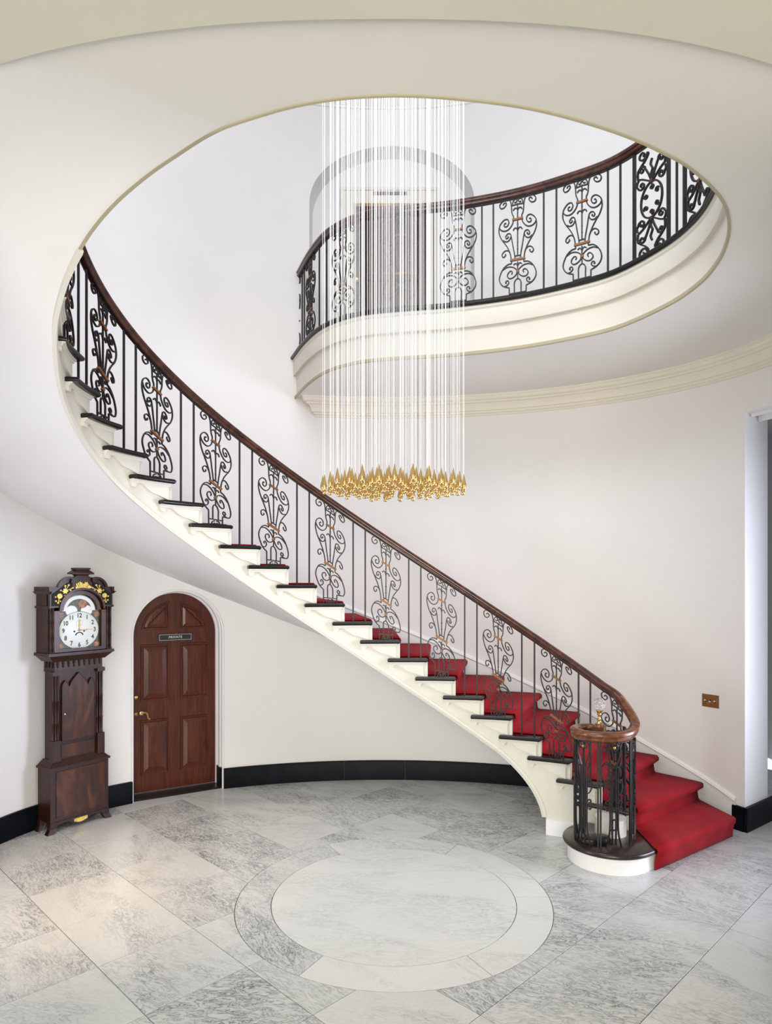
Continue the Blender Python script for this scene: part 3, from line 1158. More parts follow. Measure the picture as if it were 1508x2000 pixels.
# raised bead along the lower edge of the string
bs = [S_FOOT + 0.004 + (S_ALL - S_FOOT - 0.01) * (i / 260) ** 1.0 for i in range(261)]
for i in range(12):
    bs.append(S_FOOT + 0.03 * (i / 12) ** 2 + 0.002)
bs = sorted(bs)
pts, nn = [], []
for s in bs:
    p = edge_pt(s, 0.0)
    pts.append((p.x, p.y, under(s) + 0.004))
    d = (edge_pt(s, 0.5) - p).normalized()
    nn.append((d.x, d.y, 0))
ib = next(i for i, q in enumerate(bs) if q > s_k(25.8))
BEADP = [(-0.008, -0.010), (0.02, -0.012), (0.02, 0.03), (-0.004, 0.034), (-0.005, 0.024), (-0.010, 0.018), (-0.012, 0.004)]
MB().sweep(pts[:ib + 1], BEADP, nn[:ib + 1]).build('edge_bead', 'cream_paint', string, smooth=35).location = (0, 0, 0)
MB().sweep(pts[ib:], [(-0.003, 0.006), (-0.005, 0.000), (-0.001, -0.007), (0.006, -0.010), (0.013, -0.007), (0.016, 0.006)], nn[ib:]).build('edge_bead', 'shaded_bead_paint', string, smooth=35).location = (0, 0, 0)  # upper end of the string bead, shade in its colour
# plinth at the foot of the string
mb = MB()
rings = []
for i in range(14):
    s = S_FOOT - 0.004 - (S_FOOT - s_k(1.9)) * i / 13
    t = t_of_s(s)
    a, b = well(t, 0.022), well(t, 0.12)
    rings.append([(a.x, a.y, 0), (b.x, b.y, 0), (b.x, b.y, 0.135), (a.x, a.y, 0.135)])
mb.rings(rings)
mb.build('plinth', 'white_paint', stair, smooth=30)
# soffit
mb = MB()
ssf = sorted([S_FOOT + 0.0005, S_FOOT + 0.002, S_FOOT + 0.006, S_FOOT + 0.012, S_FOOT + 0.02, S_FOOT + 0.035] + [S_FOOT + 0.05 + (s_k(30.4) - S_FOOT - 0.05) * i / 170 for i in range(171)])
rows = []
for s in [S_FOOT] + ssf:
    t = t_of_s(s)
    a, b = edge_pt(s, 0.004), wall_pt(t_out(t), -0.02)
    rows.append([(a.x + (b.x - a.x) * f, a.y + (b.y - a.y) * f, under(s, f) if s > S_FOOT else 0.0) for f in (0, .15, .3, .45, .6, .8, 1)])
mb.rings(rows, closed=False, cap0=False, cap1=False)
mb.build('soffit', 'plaster', stair, smooth=45)


def slab_round(mb, poly, z0, z1, r):
    P = list(poly)
    A = inset_poly(P, r)
    Bm = inset_poly(P, r * 0.3)
    h = z1 - z0
    mb.rings([[(x, y, z0) for x, y in A], [(x, y, z0 + h * 0.2) for x, y in Bm], [(x, y, z0 + h * 0.5) for x, y in P],
              [(x, y, z0 + h * 0.8) for x, y in Bm], [(x, y, z1) for x, y in A]])
    return mb


RET = 1.46     # the nosing returns past the next riser along the string
for k in range(2, NSTEP):
    z = k * RISE
    poly = []
    for j in range(11):
        tj = t_of_s(s_k(k) + GOING * RET * j / 10); p = well(tj, noff(tj))
        poly.append((p.x, p.y))
    tr = t_of_s(s_k(k) + GOING * RET); p = well(tr, soff(tr) + 0.005); poly.append((p.x, p.y))
    tr = t_of_s(s_k(k) + GOING * 1.18); p = well(tr, soff(tr) + 0.005); poly.append((p.x, p.y))
    p = across(k + 1.18, -0.01); poly.append((p.x, p.y))
    p = across(k, -0.01); poly.append((p.x, p.y))
    mb = slab_round(MB(), poly, z - 0.036, z, 0.012)
    mb.build('tread', 'ebony' if k > 3 else 'tread_wood', stair, smooth=40)
    # riser
    mb = MB()
    so_ = soff(t_k(k + .15)) + 0.002
    a0, a1 = across(k + 0.13, so_), across(k + 0.10, -0.01)
    b0, b1 = across(k + 0.22, so_), across(k + 0.19, -0.01)
    mb.prism([(a0.x, a0.y), (a1.x, a1.y), (b1.x, b1.y), (b0.x, b0.y)], (k - 1) * RISE + (0.0 if k > 2 else 0.0), z - 0.034)
    mb.build('riser', 'cream_paint', stair, smooth=0)
    if k < 3:
        continue
    # carved bracket on the string below the return nosing (s grows upstairs, to the left in the view)
    sL = s_k(k) + GOING * (RET - 0.03)
    top = z - 0.034
    low = [(0, .070), (.004, .088), (.010, .094), (.034, .096), (.042, .092), (.048, .078), (.054, .068), (.066, .060), (.082, .060), (.105, .070), (.135, .092), (.170, .116), (.205, .130), (.235, .136)]
    sR = s_k(k) + GOING * 0.15
    pl = [(sL - x, top + 0.036 - y) for x, y in low] + [(sR, z - RISE + 0.002 + 0.0), (sR, top), (sL, top)]
    sub = MB()
    f, bk = [], []
    for s, zz in pl:
        t = t_of_s(s)
        a, b_ = well(t, soff(t) - 0.024), well(t, soff(t) + 0.002)
        f.append((a.x, a.y, zz)); bk.append((b_.x, b_.y, zz))
    sub.rings([bk, f], cap0=False)
    # cove under the nosing
    cs = [sR - GOING * 0.05 + (sL - sR + GOING * 0.07) * j / 8 for j in range(9)]
    cp, cn = [], []
    for s in cs:
        t = t_of_s(s); p = well(t, soff(t) - 0.024)
        cp.append((p.x, p.y, top)); d = (well(t, 1) - well(t)).normalized(); cn.append((d.x, d.y, 0))
    sub.sweep(cp, [(0, 0), (-0.024, 0), (-0.022, -0.008), (-0.010, -0.014), (-0.006, -0.026), (0, -0.028)], cn, ups=[(0, 0, 1)] * 9)
    sub.build('bracket', 'cream_paint', stair, smooth=30)

# first step: bullnose end swept round the newel cage
BC = Vector((1.80, 5.40))
n1a, n1b = Vector((2.07, 5.175)), Vector((3.06, 5.895))
ld = (n1b - n1a).normalized()
ln = Vector((ld.y, -ld.x))


def bull(r, ext):
    a0 = math.atan2(ln.y, ln.x)
    arc = [(BC.x + r * math.cos(a0 - R(205) * i / 30), BC.y + r * math.sin(a0 - R(205) * i / 30)) for i in range(31)]
    st = BC + ln * r
    far = st + ld * ((n1b - st).dot(ld))
    back = across(2.3, -0.01)
    bk2 = across(2.4, 0.06)
    return [(far.x, far.y)] + arc + [(bk2.x, bk2.y), (back.x, back.y)]


mb = slab_round(MB(), bull(0.365, 0), RISE - 0.040, RISE, 0.014)
mb.build('tread', 'tread_wood', stair, smooth=40)
MB().prism(bull(0.325, 0), 0.0, RISE - 0.038).build('riser', 'white_paint', stair, smooth=35)
# drum under the end of the second step and dark curtail block inside the cage
MB().lathe([(0.125, RISE), (0.125, 0.305)], 1.845, 5.50, 28).build('curtail_drum', 'cream_paint', stair)
mb = MB()
mb.rings([[(1.66 + (0.125 - q) * math.cos(a) + .03 * math.sin(a), 5.30 + (0.075 - q * .7) * math.sin(a), z) for a in [2 * PI * i / 24 for i in range(24)]] for q, z in ((0.01, RISE), (0, RISE + .02), (0.008, RISE + .04), (0.03, RISE + .05))])
mb.build('curtail_block', 'ebony', stair)
# white wall string (skirting that climbs with the stair)
mb = MB()
pts, nn = [], []
for i in range(141):
    k = 1.27 + (27.6 - 1.27) * i / 140
    t = t_out(t_k(k)); p = wall_pt(t)
    d = (wall_pt(t, 0.5) - p).normalized()
    pts.append((p.x, p.y, k * RISE)); nn.append((d.x, d.y, 0))
SK = [(-0.01, -0.30), (0.020, -0.30), (0.020, 0.030), (0.030, 0.032), (0.034, 0.040), (0.028, 0.048), (0.028, 0.054), (0.018, 0.062), (0.012, 0.070), (-0.01, 0.072)]
rings = []
for p, n_ in zip(pts, nn):
    lo = max(0.0, p[2] - 0.20)
    rings.append([(p[0] + n_[0] * a, p[1] + n_[1] * a, max(0.001, p[2] + b)) for a, b in SK])
mb.rings(rings)
mb.build('wall_string', 'white_paint', stair, smooth=30)

# ------------------------------------------------------------------ red carpet runner
pts_c = []
mb = MB()
rows = []
TH = 0.006


def crow(k, z, ia=0.125, ob=-0.065):
    a, b = across(k, ia), across(k, ob)
    return [(a.x + (b.x - a.x) * f, a.y + (b.y - a.y) * f, z) for f in (0, .2, .4, .6, .8, 1)]


# the first step's front lies along its own straight nosing
def frow(d, z):
    st = BC + ln * (0.368 - d) + ld * 0.085
    en = BC + ln * (0.368 - d) + ld * 1.265
    return [(st.x + (en.x - st.x) * f, st.y + (en.y - st.y) * f, z) for f in (0, .2, .4, .6, .8, 1)]


rows.append(frow(0.016, 0.008))
rows.append(frow(0.014, 0.06))
rows.append(frow(0.004, 0.115))
rows.append(frow(-0.010, RISE - 0.03))
rows.append(frow(-0.010, RISE - 0.006))
rows.append(frow(0.000, RISE + 0.008))
rows.append(frow(0.02, RISE + 0.010))
for k in range(1, NSTEP):
    z = k * RISE
    if k > 1:
        kf = 0.025
        rows.append(crow(k + 0.095, z - 0.075))
        rows.append(crow(k + 0.03, z - 0.05))
        rows.append(crow(k - 0.035, z - 0.030))
        rows.append(crow(k - 0.040, z - 0.008))
        rows.append(crow(k + 0.00, z + 0.010))
    ia0 = 0.125 if k > 1 else 0.125
    if k > 1:
        rows.append(crow(k + 0.5, z + 0.010))
    rows.append(crow(k + 1.03, z + 0.010))
    rows.append(crow(k + 1.07, z + 0.025))
    rows.append(crow(k + 1.085, z + 0.06))
mb.rings(rows, closed=False, cap0=False, cap1=False)
carpet = mb.build('stair_runner', 'carpet', None, smooth=60, recalc=False)
sol = carpet.modifiers.new('thickness', 'SOLIDIFY'); sol.thickness = 0.012; sol.offset = 0
carpet['label'] = 'red carpet runner laid down the whole curved staircase'
carpet['category'] = 'carpet'

# ------------------------------------------------------------------ wrought iron panels
RAW = {
    'strands': [
        [(545, 440), (543, 375), (560, 330), (572, 270), (575, 200), (585, 120), (605, 62), (645, 18), (700, 0), (755, 18), (772, 60), (750, 110), (700, 128), (662, 98), (668, 66), (700, 52), (715, 75)],
        [(545, 440), (560, 490), (600, 530), (650, 545), (710, 522), (755, 475), (775, 430)],
        [(580, 1075), (595, 980), (635, 860), (690, 745), (740, 650), (775, 550), (785, 470), (765, 385), (700, 340), (640, 365), (620, 430), (650, 475), (695, 452), (690, 408), (662, 415)],
        [(520, 1090), (530, 1000), (555, 850), (580, 690), (600, 632), (640, 610), (672, 640), (660, 680), (630, 672), (638, 648)],
        [(588, 690), (605, 725), (640, 738), (685, 715), (712, 680)],
        [(592, 990), (608, 940), (640, 895), (685, 878), (725, 900), (732, 940), (705, 975), (672, 955), (680, 930)],
        [(575, 1150), (640, 1135), (710, 1165), (760, 1240), (778, 1320), (755, 1405), (700, 1480), (615, 1540)],
        [(720, 1185), (650, 1175), (570, 1210), (510, 1270), (484, 1325), (500, 1370), (550, 1398), (610, 1385), (645, 1330), (630, 1285), (592, 1268), (562, 1300), (575, 1332)],
        [(700, 1480), (655, 1482), (622, 1458), (632, 1415), (662, 1405), (675, 1430), (655, 1440)],
        [(475, 1450), (508, 1460), (530, 1500), (530, 1580), (530, 1672)],
        [(545, 1765), (556, 1725), (530, 1697), (490, 1705)],
        [(500, 1768), (490, 1745), (510, 1732), (522, 1750)],
        [(557, 185), (558, 140), (535, 100), (500, 105), (485, 140), (510, 160), (530, 140)],
        [(475, 310), (490, 270), (520, 250), (545, 262), (540, 275)],
        [(475, 650), (490, 605), (520, 582), (545, 598), (540, 612)],
        [(480, 1235), (495, 1197), (520, 1180), (543, 1192)],
    ],
    'lines': [[(575, 1080), (575, 1150)], [(615, 1540), (612, 1765)], [(475, 205), (578, 170)], [(475, 1066), (527, 1050)], [(475, 1686), (612, 1645)], [(475, 88), (600, 40)]],
}


def unshear(x, y):
    return (x - 475.0, 1770.0 - (y + (0.296 + 0.125 * (1770 - y) / 1675.0) * (x - 475)))


HALF = []
for st in RAW['strands']:
    pp = [Vector((*unshear(*p), 0)) for p in st]
    HALF.append([(q.x, q.y) for q in catmull(pp, 4)])
for ln_ in RAW['lines']:
    HALF.append([unshear(*p) for p in ln_])
PANEL_H = 1675.0


def panel(path, sc, zb, zt, zt_fn, name, parent, off=0.0, sxk=1.0, thick=1.0, collars=True):
    """lyre-shaped scroll panel bent along a plan path. zt_fn(s) = underside of the rail"""
    px = (zt - zb) / PANEL_H

    def m(u, w):
        s = sc + u * px * sxk
        g = min(1.0, max(0.0, (w - 40) / 230.0))
        p = path.off(s, off)
        n_ = path.nor(s)
        return (p.x, p.y, zb + w * px + g * (zt_fn(s) - zt)), (n_.x, n_.y, 0)
    mb = MB()
    hwid, hdep = 0.0046 * thick, 0.0065 * thick
    sq = [(-hdep, -hwid), (hdep, -hwid), (hdep, hwid), (-hdep, hwid)]
    for st in HALF:
        for sg in (-1, 1):
            P, Nn = [], []
            for u, w in st:
                a, b = m(sg * u, w)
                P.append(a); Nn.append(b)
            mb.sweep(P, sq, Nn)
    for w0, w1 in ((PANEL_H - 95, PANEL_H - 965), (605, 320)):
        P, Nn = [], []
        for i in range(5):
            a, b = m(0, w0 + (w1 - w0) * i / 4); P.append(a); Nn.append(b)
        mb.sweep(P, sq, Nn)
    for w in (1230, 925, 815):      # knops on the centre bar
        a, b = m(0, w)
        mb.lathe([(0.001, -0.009), (0.009, 0), (0.001, 0.009)], a[0], a[1], 6, a[2])
    o = mb.build(name, 'iron', parent, smooth=45)
    if collars:
        for w, hu, hz in ((1315, 88, 15), (643, 124, 17), (440, 24, 20)):
            P, Nn = [], []
            for i in range(5):
                a, b = m(-hu + 2 * hu * i / 4, w); P.append(a); Nn.append(b)
            d = 0.0105 * thick
            cb = MB().sweep(P, [(-d, -hz * px), (d, -hz * px), (d, hz * px), (-d, hz * px)], Nn)
            c = cb.build('collar', 'copper', None, smooth=0)
            c.parent = o
            c['label'] = 'copper collar'
    return o


def bar(path, s, off, zb, zt, name, parent, h=0.0068, mat='iron'):
    p, t_, n_ = path.off(s, off), path.tan(s), path.nor(s)
    mb = MB()
    q = [p + t_ * h + n_ * h, p - t_ * h + n_ * h, p - t_ * h - n_ * h, p + t_ * h - n_ * h]
    mb.prism([(a.x, a.y) for a in q], zb, zt)
    return mb.build(name, mat, parent, smooth=0)


RAILP = [(-0.020, 0), (-0.030, 0.010), (-0.031, 0.020), (-0.026, 0.026), (-0.026, 0.031), (-0.036, 0.040), (-0.038, 0.052), (-0.034, 0.064), (-0.024, 0.074), (-0.008, 0.079),
         (0.008, 0.079), (0.024, 0.074), (0.034, 0.064), (0.038, 0.052), (0.036, 0.040), (0.026, 0.031), (0.026, 0.026), (0.031, 0.020), (0.030, 0.010), (0.020, 0)]

stair_rail = thing('stair_railing', 'black wrought iron stair railing with lyre scroll panels and curved mahogany handrail', 'railing', (1.75, 5.38, RISE))
wp = Path([well(t, noff(t)) for t in T_STEPS[::10]], side=-1)
wp.s = WELL_S[::10]     # positive normal = towards the wall
# arc length of wp measured from t = 0 as well
BO = 0.075


def rail_under(s):
    return pitch(s) + 0.805


# handrail: volute, easing, then the pitch
VOL = [(1.745, 5.43, 0.99), (1.70, 5.49, 0.99), (1.62, 5.505, 0.99), (1.535, 5.44, 0.99), (1.515, 5.34, 0.99), (1.565, 5.245, 0.99), (1.66, 5.195, 0.99), (1.78, 5.195, 0.99), (1.885, 5.235, 0.995),
       (1.965, 5.315, 1.02), (2.005, 5.415, 1.075)]
for k in [2.45 + 0.5 * i for i in range(50)]:
    if k > 27.6:
        break
    s = s_k(k)
    p = wp.off(s, BO)
    VOL.append((p.x, p.y, rail_under(s)))
hp = catmull(VOL, 6)
hs = 60 + 6
nn = []
for i in range(len(hp)):
    a, b = hp[max(0, i - 1)], hp[min(len(hp) - 1, i + 1)]
    t_ = Vector((b.x - a.x, b.y - a.y, 0)).normalized()
    nn.append((-t_.y, t_.x, 0))
cut = 6 * 11
MB().sweep(hp[cut - 1:], RAILP, nn[cut - 1:], ups=[(0, 0, 1)] * len(hp[cut - 1:])).build('handrail', 'mahogany_rail', stair_rail, smooth=35)
MB().sweep(hp[:cut], RAILP, nn[:cut], ups=[(0, 0, 1)] * cut).build('volute', 'volute_wood', stair_rail, smooth=35)
# flat iron core under the handrail
MB().sweep(hp[6:], [(-0.014, -0.007), (0.014, -0.007), (0.014, 0.002), (-0.014, 0.002)], nn[6:], ups=[(0, 0, 1)] * len(hp[6:])).build('core_rail', 'iron', stair_rail, smooth=30)

for k in range(2, 28):
    if k % 2 == 0:
        sc = s_k(k) + GOING * 0.5
        zt = rail_under(sc)
        panel(wp, sc, k * RISE, zt, rail_under, 'scroll_panel', stair_rail, BO, 0.81)
    else:
        for fr_ in ((0.245, 0.68) if k > 3 else (0.37, 0.76)):
            s = s_k(k) + GOING * fr_
            bar(wp, s, BO, k * RISE - 0.002, rail_under(s) + 0.01, 'baluster', stair_rail)
# newel cage: bars and two scroll panels under the volute
vp = Path([(q.x, q.y) for q in hp[6:6 * 12]], side=1)
ZV = 0.99
flat = lambda s: ZV
cage = thing('x', 'x', 'x')
bpy.data.objects.remove(cage)
fracs = [0.10, 0.235, 0.30, 0.42, 0.50, 0.63, 0.70, 0.80, 0.985]
for fq in (0.06, 0.222, 0.38, 0.395, 0.60, 0.615, 0.85, 0.865):
    bar(vp, vp.L * fq, 0.0, RISE - 0.002, ZV + 0.04, 'newel_bar', stair_rail, 0.0066)
NEWEL = [[(.012, .600), (.030, .655), (.047, .715), (.043, .768), (.024, .790), (.008, .768), (.012, .742), (.026, .746), (.028, .762)],
         [(.015, .095), (.015, .300), (.015, .480), (.015, .610)],
         [(.046, .640), (.036, .590), (.029, .500), (.029, .330), (.029, .165), (.036, .085), (.050, .025), (.056, .002)],
         [(.0, .212), (.009, .206), (.013, .188), (.013, .110), (.013, .020)],
         [(.0, .132), (.029, .132)], [(.0, .605), (.036, .605)], [(.0, .300), (.029, .300)],
         [(.029, .268), (.037, .300), (.050, .308), (.058, .292), (.050, .280), (.044, .290)],
         [(.029, .330), (.040, .352), (.054, .352), (.056, .336), (.048, .332)],
         [(.029, .395), (.048, .410), (.061, .450), (.057, .500), (.044, .512), (.038, .498), (.046, .488)]]


def newel_panel(path, sc, zb, zt, parent):
    mb = MB()
    sq = [(-.0062, -.0046), (.0062, -.0046), (.0062, .0046), (-.0062, .0046)]
    k_ = (zt - zb) / 0.80
    for st in NEWEL:
        for sg in (-1, 1):
            P_, N_ = [], []
            for q in catmull([(a, b, 0) for a, b in st], 5):
                s_ = sc + sg * q.x * 1.15
                p = path.off(s_, 0.0); n_ = path.nor(s_)
                P_.append((p.x, p.y, zb + q.y * k_)); N_.append((n_.x, n_.y, 0))
            mb.sweep(P_, sq, N_)
    o = mb.build('newel_panel', 'iron', parent, smooth=45)
    p = path.at(sc)
    c = MB().lathe([(.001, -.014), (.012, -.010), (.015, 0), (.012, .010), (.001, .014)], p.x, p.y, 10, zb + .755 * k_).build('collar', 'aged_brass', None, smooth=40)
    c.parent = o
    c['label'] = 'brass rosette'
    return o


for fq in (0.155, 0.29, 0.475, 0.735, 0.93):
    newel_panel(vp, vp.L * fq, RISE, ZV, stair_rail)
# crystal ball finial on the eye of the volute
fx, fy = 1.735, 5.445
MB().lathe([(0.001, 0.985), (0.052, 0.985), (0.055, 1.06), (0.045, 1.072), (0.001, 1.074)], fx, fy, 24).build('volute_eye', 'volute_wood', stair_rail)
fin = MB().lathe([(0.001, 1.07), (0.030, 1.072), (0.032, 1.082), (0.018, 1.092), (0.013, 1.105), (0.020, 1.115), (0.012, 1.125), (0.011, 1.145), (0.018, 1.155), (0.014, 1.165), (0.022, 1.178), (0.030, 1.186), (0.024, 1.192), (0.001, 1.193)], fx, fy, 20).build('finial', 'brass', stair_rail)
me = bpy.data.meshes.new('ball')
bm = bmesh.new()
bmesh.ops.create_icosphere(bm, subdivisions=3, radius=0.046)
for v in bm.verts:
    v.co.z *= 1.12
for f in list(bm.faces):
    pass
res = bmesh.ops.poke(bm, faces=bm.faces[:])
for v in res['verts']:
    v.co *= 1.06
bm.to_mesh(me); bm.free()
me.materials.append(MATS['crystal'])
ball = bpy.data.objects.new('glass_ball', me)
COL.objects.link(ball)
ball.parent = fin
ball.location = (fx, fy, 1.241)
ball['label'] = 'faceted crystal ball'

# ------------------------------------------------------------------ landing railing
land_rail = thing('landing_railing', 'black wrought iron balustrade with lyre panels along the upstairs landing edge', 'railing', (0.1, 6.25, ZL))
LO = 0.055
ZR = ZL + 0.89


def s_of_px(u, lo_frac=0.45):
    """arc length on the landing edge seen at image column u (a survey point of the photograph)"""
    best = None
    k = (u - 754.0) / FPX
    n_ = 2400
    pr = None
    for i in range(int(n_ * lo_frac), n_ + 1):
        s = hole.L * i / n_
        p = hole.off(s, LO)
        d = p.x - k * p.y
        if pr is not None and pr * d <= 0:
            return s
        pr = d
    return hole.L


ext_pts = [hole.off(hole.L * i / 300, LO) for i in range(40, 301)]
s_r = [hole.L * i / 300 for i in range(40, 301)]
pts = [(p.x, p.y, ZR) for p in ext_pts]
nn = [(*hole.nor(s), 0) for s in s_r]
MB().sweep(pts, RAILP, nn, ups=[(0, 0, 1)] * len(pts)).build('handrail', 'mahogany_rail', land_rail, smooth=35)
MB().sweep(pts, [(-0.014, -0.007), (0.014, -0.007), (0.014, 0.002), (-0.014, 0.002)], nn, ups=[(0, 0, 1)] * len(pts)).build('core_rail', 'iron', land_rail, smooth=30)
zr = lambda s: ZR
for u in (606, 670, 782, 895, 1012, 1137):
    panel(hole, s_of_px(u), ZL, ZR, zr, 'scroll_panel', land_rail, LO, 1.0, 1.0)
s_e = s_of_px(606)
panel(hole, s_e + 0.60, ZL, ZR, zr, 'scroll_panel', land_rail, LO, 1.0, 1.0)
for d_ in (0.24, 0.34, 0.86):
    bar(hole, s_e + d_, LO, ZL - 0.002, ZR + 0.01, 'baluster', land_rail)
for u in (624, 638, 716, 737, 826, 848, 942, 964, 1063, 1087, 1188, 1212):
    bar(hole, s_of_px(u), LO, ZL - 0.002, ZR + 0.01, 'baluster', land_rail)


def spiral(cx, cy, r, a0, turns, sg, n=18):
    return [(cx + r * (1 - 0.82 * i / n) * math.cos(a0 + sg * 2 * PI * turns * i / n), cy + r * (1 - 0.82 * i / n) * math.sin(a0 + sg * 2 * PI * turns * i / n)) for i in range(n + 1)]


def oval_panel(path, sc, hwid, zb, zt, name, parent, off):
    """S-scroll panel with an oval between two posts; coordinates in metres: u across, w up from zb"""
    H_ = zt - zb
    c = H_ / 2
    S = []
    rx, rz = hwid * 0.62, H_ * 0.155
    S.append([(rx * math.cos(2 * PI * i / 28), c + rz * math.sin(2 * PI * i / 28)) for i in range(29)])
    for i in range(6):
        a = 2 * PI * (i + 0.5) / 6
        S.append(spiral(rx * 0.62 * math.cos(a), c + rz * 0.70 * math.sin(a), 0.020, a, 1.1, 1 if i % 2 else -1, 10))
    for q in (-1, 1):
        for sg in (-1, 1):
            g = sg * q
            z1, z2 = c + q * rz, c + q * H_ * 0.34
            S.append([(0, z1), (sg * hwid * .30, z1 + q * .035), (sg * hwid * .72, z1 + q * .075), (sg * hwid * .86, z1 + q * .03)] + spiral(sg * hwid * .58, z1 + q * .015, .034, 0 if sg > 0 else PI, 1.15, -g, 12))
            S.append([(0, z1), (sg * hwid * .16, z1 + q * .07), (sg * hwid * .42, z1 + q * .15)] + spiral(sg * hwid * .55, z1 + q * .135, .032, PI * .9 if sg > 0 else PI * .1, 1.15, -g, 12))
            S.append([(sg * hwid * .78, z1 + q * .075), (sg * hwid * .78, z2 - q * .02), (sg * hwid * .40, z2 + q * .03), (sg * hwid * .20, z2 + q * .07)] + spiral(sg * hwid * .52, z2 + q * .085, .045, PI if sg > 0 else 0, 1.2, g, 12))
        S.append([(0, c + q * rz), (0.008, c + q * (rz + .06)), (-0.010, c + q * (rz + .10)), (0.010, c + q * (rz + .14)), (-0.004, c + q * (rz + .18))])
    mb = MB()
    sq = [(-.008, -.0062), (.008, -.0062), (.008, .0062), (-.008, .0062)]
    for st in S:
        P, Nn = [], []
        for q in catmull([(a, b, 0) for a, b in st], 2):
            w = min(max(q.y, 0.01), H_ - 0.01)
            p = path.off(sc + q.x, off); n_ = path.nor(sc + q.x)
            P.append((p.x, p.y, zb + w)); Nn.append((n_.x, n_.y, 0))
        mb.sweep(P, sq, Nn)
    o = mb.build(name, 'iron', parent, smooth=45)
    for w in (c + rz + 0.008, c - rz - 0.008):
        p = path.off(sc, off)
        cc = MB().box(p.x - .012, p.x + .012, p.y - .012, p.y + .012, zb + w - .012, zb + w + .012).build('collar', 'copper', None, smooth=0)
        cc.parent = o
    return o


sA = s_of_px(1240)
sgn_dir = -1      # travelling towards the front of the hall the arc length falls
wA = 0.165
for i in range(5):
    s0_ = sA - i * (2 * wA + 0.16)
    if s0_ < hole.L * 0.18:
        break
    bar(hole, s0_, LO, ZL - 0.002, ZR + 0.01, 'post', land_rail, 0.011)
    oval_panel(hole, s0_ - wA, wA, ZL, ZR, 'oval_panel', land_rail, LO)
    bar(hole, s0_ - 2 * wA, LO, ZL - 0.002, ZR + 0.01, 'post', land_rail, 0.011)
    bar(hole, s0_ - 2 * wA - 0.08, LO, ZL - 0.002, ZR + 0.01, 'baluster', land_rail)

# ------------------------------------------------------------------ chandelier: gold cones hung on white cords
CHX, CHY, CHZ = 0.055, 4.741, 2.978
chand = thing('chandelier', 'round cluster of small gold cone pendants hanging on long white cords', 'chandelier', (CHX, CHY, ZT - 0.03), world_space=False)
MB().lathe([(0.001, 0.0), (0.62, 0.0), (0.63, 0.012), (0.62, 0.03), (0.001, 0.03)], 0, 0, 48).build('canopy', 'white_paint', chand)
mbp = MB().lathe([(0.0012, 0.0), (0.0165, -0.071), (0.0180, -0.079), (0.0178, -0.083), (0.0120, -0.085), (0.0115, -0.097), (0.0165, -0.100), (0.0160, -0.106), (0.0105, -0.112), (0.001, -0.113)], 0, 0, 14)
pend0 = mbp.build('pendant', 'gold', None, smooth=40)
pm = pend0.data
bpy.data.objects.remove(pend0)
cord0 = MB().lathe([(0.0015, 0.0), (0.0015, ZT - 0.03 - CHZ)], 0, 0, 5).build('cord', 'cord_white', None, smooth=60)
cm = cord0.data
bpy.data.objects.remove(cord0)
rng = random.Random(3)
for ring in range(8):
    cnt = (1, 6, 12, 18, 23, 28, 32, 29)[ring]
    rr = 0.512 * ring / 7
    ph = rng.random() * 6
    for i in range(cnt):
        a = ph + 2 * PI * i / cnt + rng.uniform(-.16, .16) / max(1, ring)
        r2 = rr + rng.uniform(-.02, .02) * (ring < 7) - (ring == 7) * rng.random() * .02
        o = bpy.data.objects.new('pendant', pm)
        COL.objects.link(o)
        o.parent = chand
        o.location = (r2 * math.cos(a), r2 * math.sin(a), CHZ - (ZT - 0.03) + rng.uniform(-.008, .008))
        c = bpy.data.objects.new('cord', cm)
        COL.objects.link(c)
        c.parent = o

# ------------------------------------------------------------------ longcase clock
CA = math.atan2(0.813, 0.583)
CKP = Vector((-2.797, 6.126))
clock = thing('longcase_clock', 'tall mahogany longcase clock with painted arched dial standing against the wall', 'clock', (CKP.x, CKP.y, 0), CA, world_space=False)


clock.scale = (1.06, 1, 1)
HOOD = [1.0]


def P(name, mb, mat, parent=None, smooth=0, label=None):
    o = mb.build(name, mat, parent or clock, smooth=smooth)
    if parent is None:
        o.scale.x = HOOD[0]
    if label:
        o['label'] = label
    return o


# base
P('base', MB().box(-.262, .262, .0, .215, .095, .575), 'clock_wood')
raised_panel([(-.215, .13), (.225, .13), (.225, .545), (-.215, .545)], 0.0, 'base_panel', 'clock_veneer', clock, ((0, 0), (0.002, 0.006), (0.010, 0.006), (0.012, 0.003)))
mb = MB()
mb.box(-.275, .275, -.012, .222, .565, .585)
mb.frustum((-.268, .268, -.008, .22, .585), (-.222, .222, .03, .21, .635))
P('base_moulding', mb, 'clock_wood')
apr = [(-.262, .10), (-.262, .055), (-.22, .06), (-.15, .078), (-.10, .075), (-.07, .055), (0, .038), (.07, .055), (.10, .075), (.15, .078), (.22, .06), (.262, .055), (.262, .10)]
P('apron', MB().plate(apr, -.006, .012), 'clock_wood')
P('apron_shell', MB().plate([(-.06, .085), (-.06, .062), (-.03, .05), (0, .044), (.03, .05), (.06, .062), (.06, .085)], -.011, -.004), 'gilt')
for sx in (-1, 1):
    for y0, y1 in ((-.012, .045), (.165, .215)):
        mb = MB()
        mb.frustum((sx * .262 - .028, sx * .262 + .028, y0, y1, 0.0), (sx * .238 - .03, sx * .238 + .03, y0 + .008, y1, .045))
        mb.frustum((sx * .238 - .03, sx * .238 + .03, y0 + .008, y1, .045), (sx * .23 - .036, sx * .23 + .036, y0 + .006, y1, .10))
        P('foot', mb, 'clock_wood')
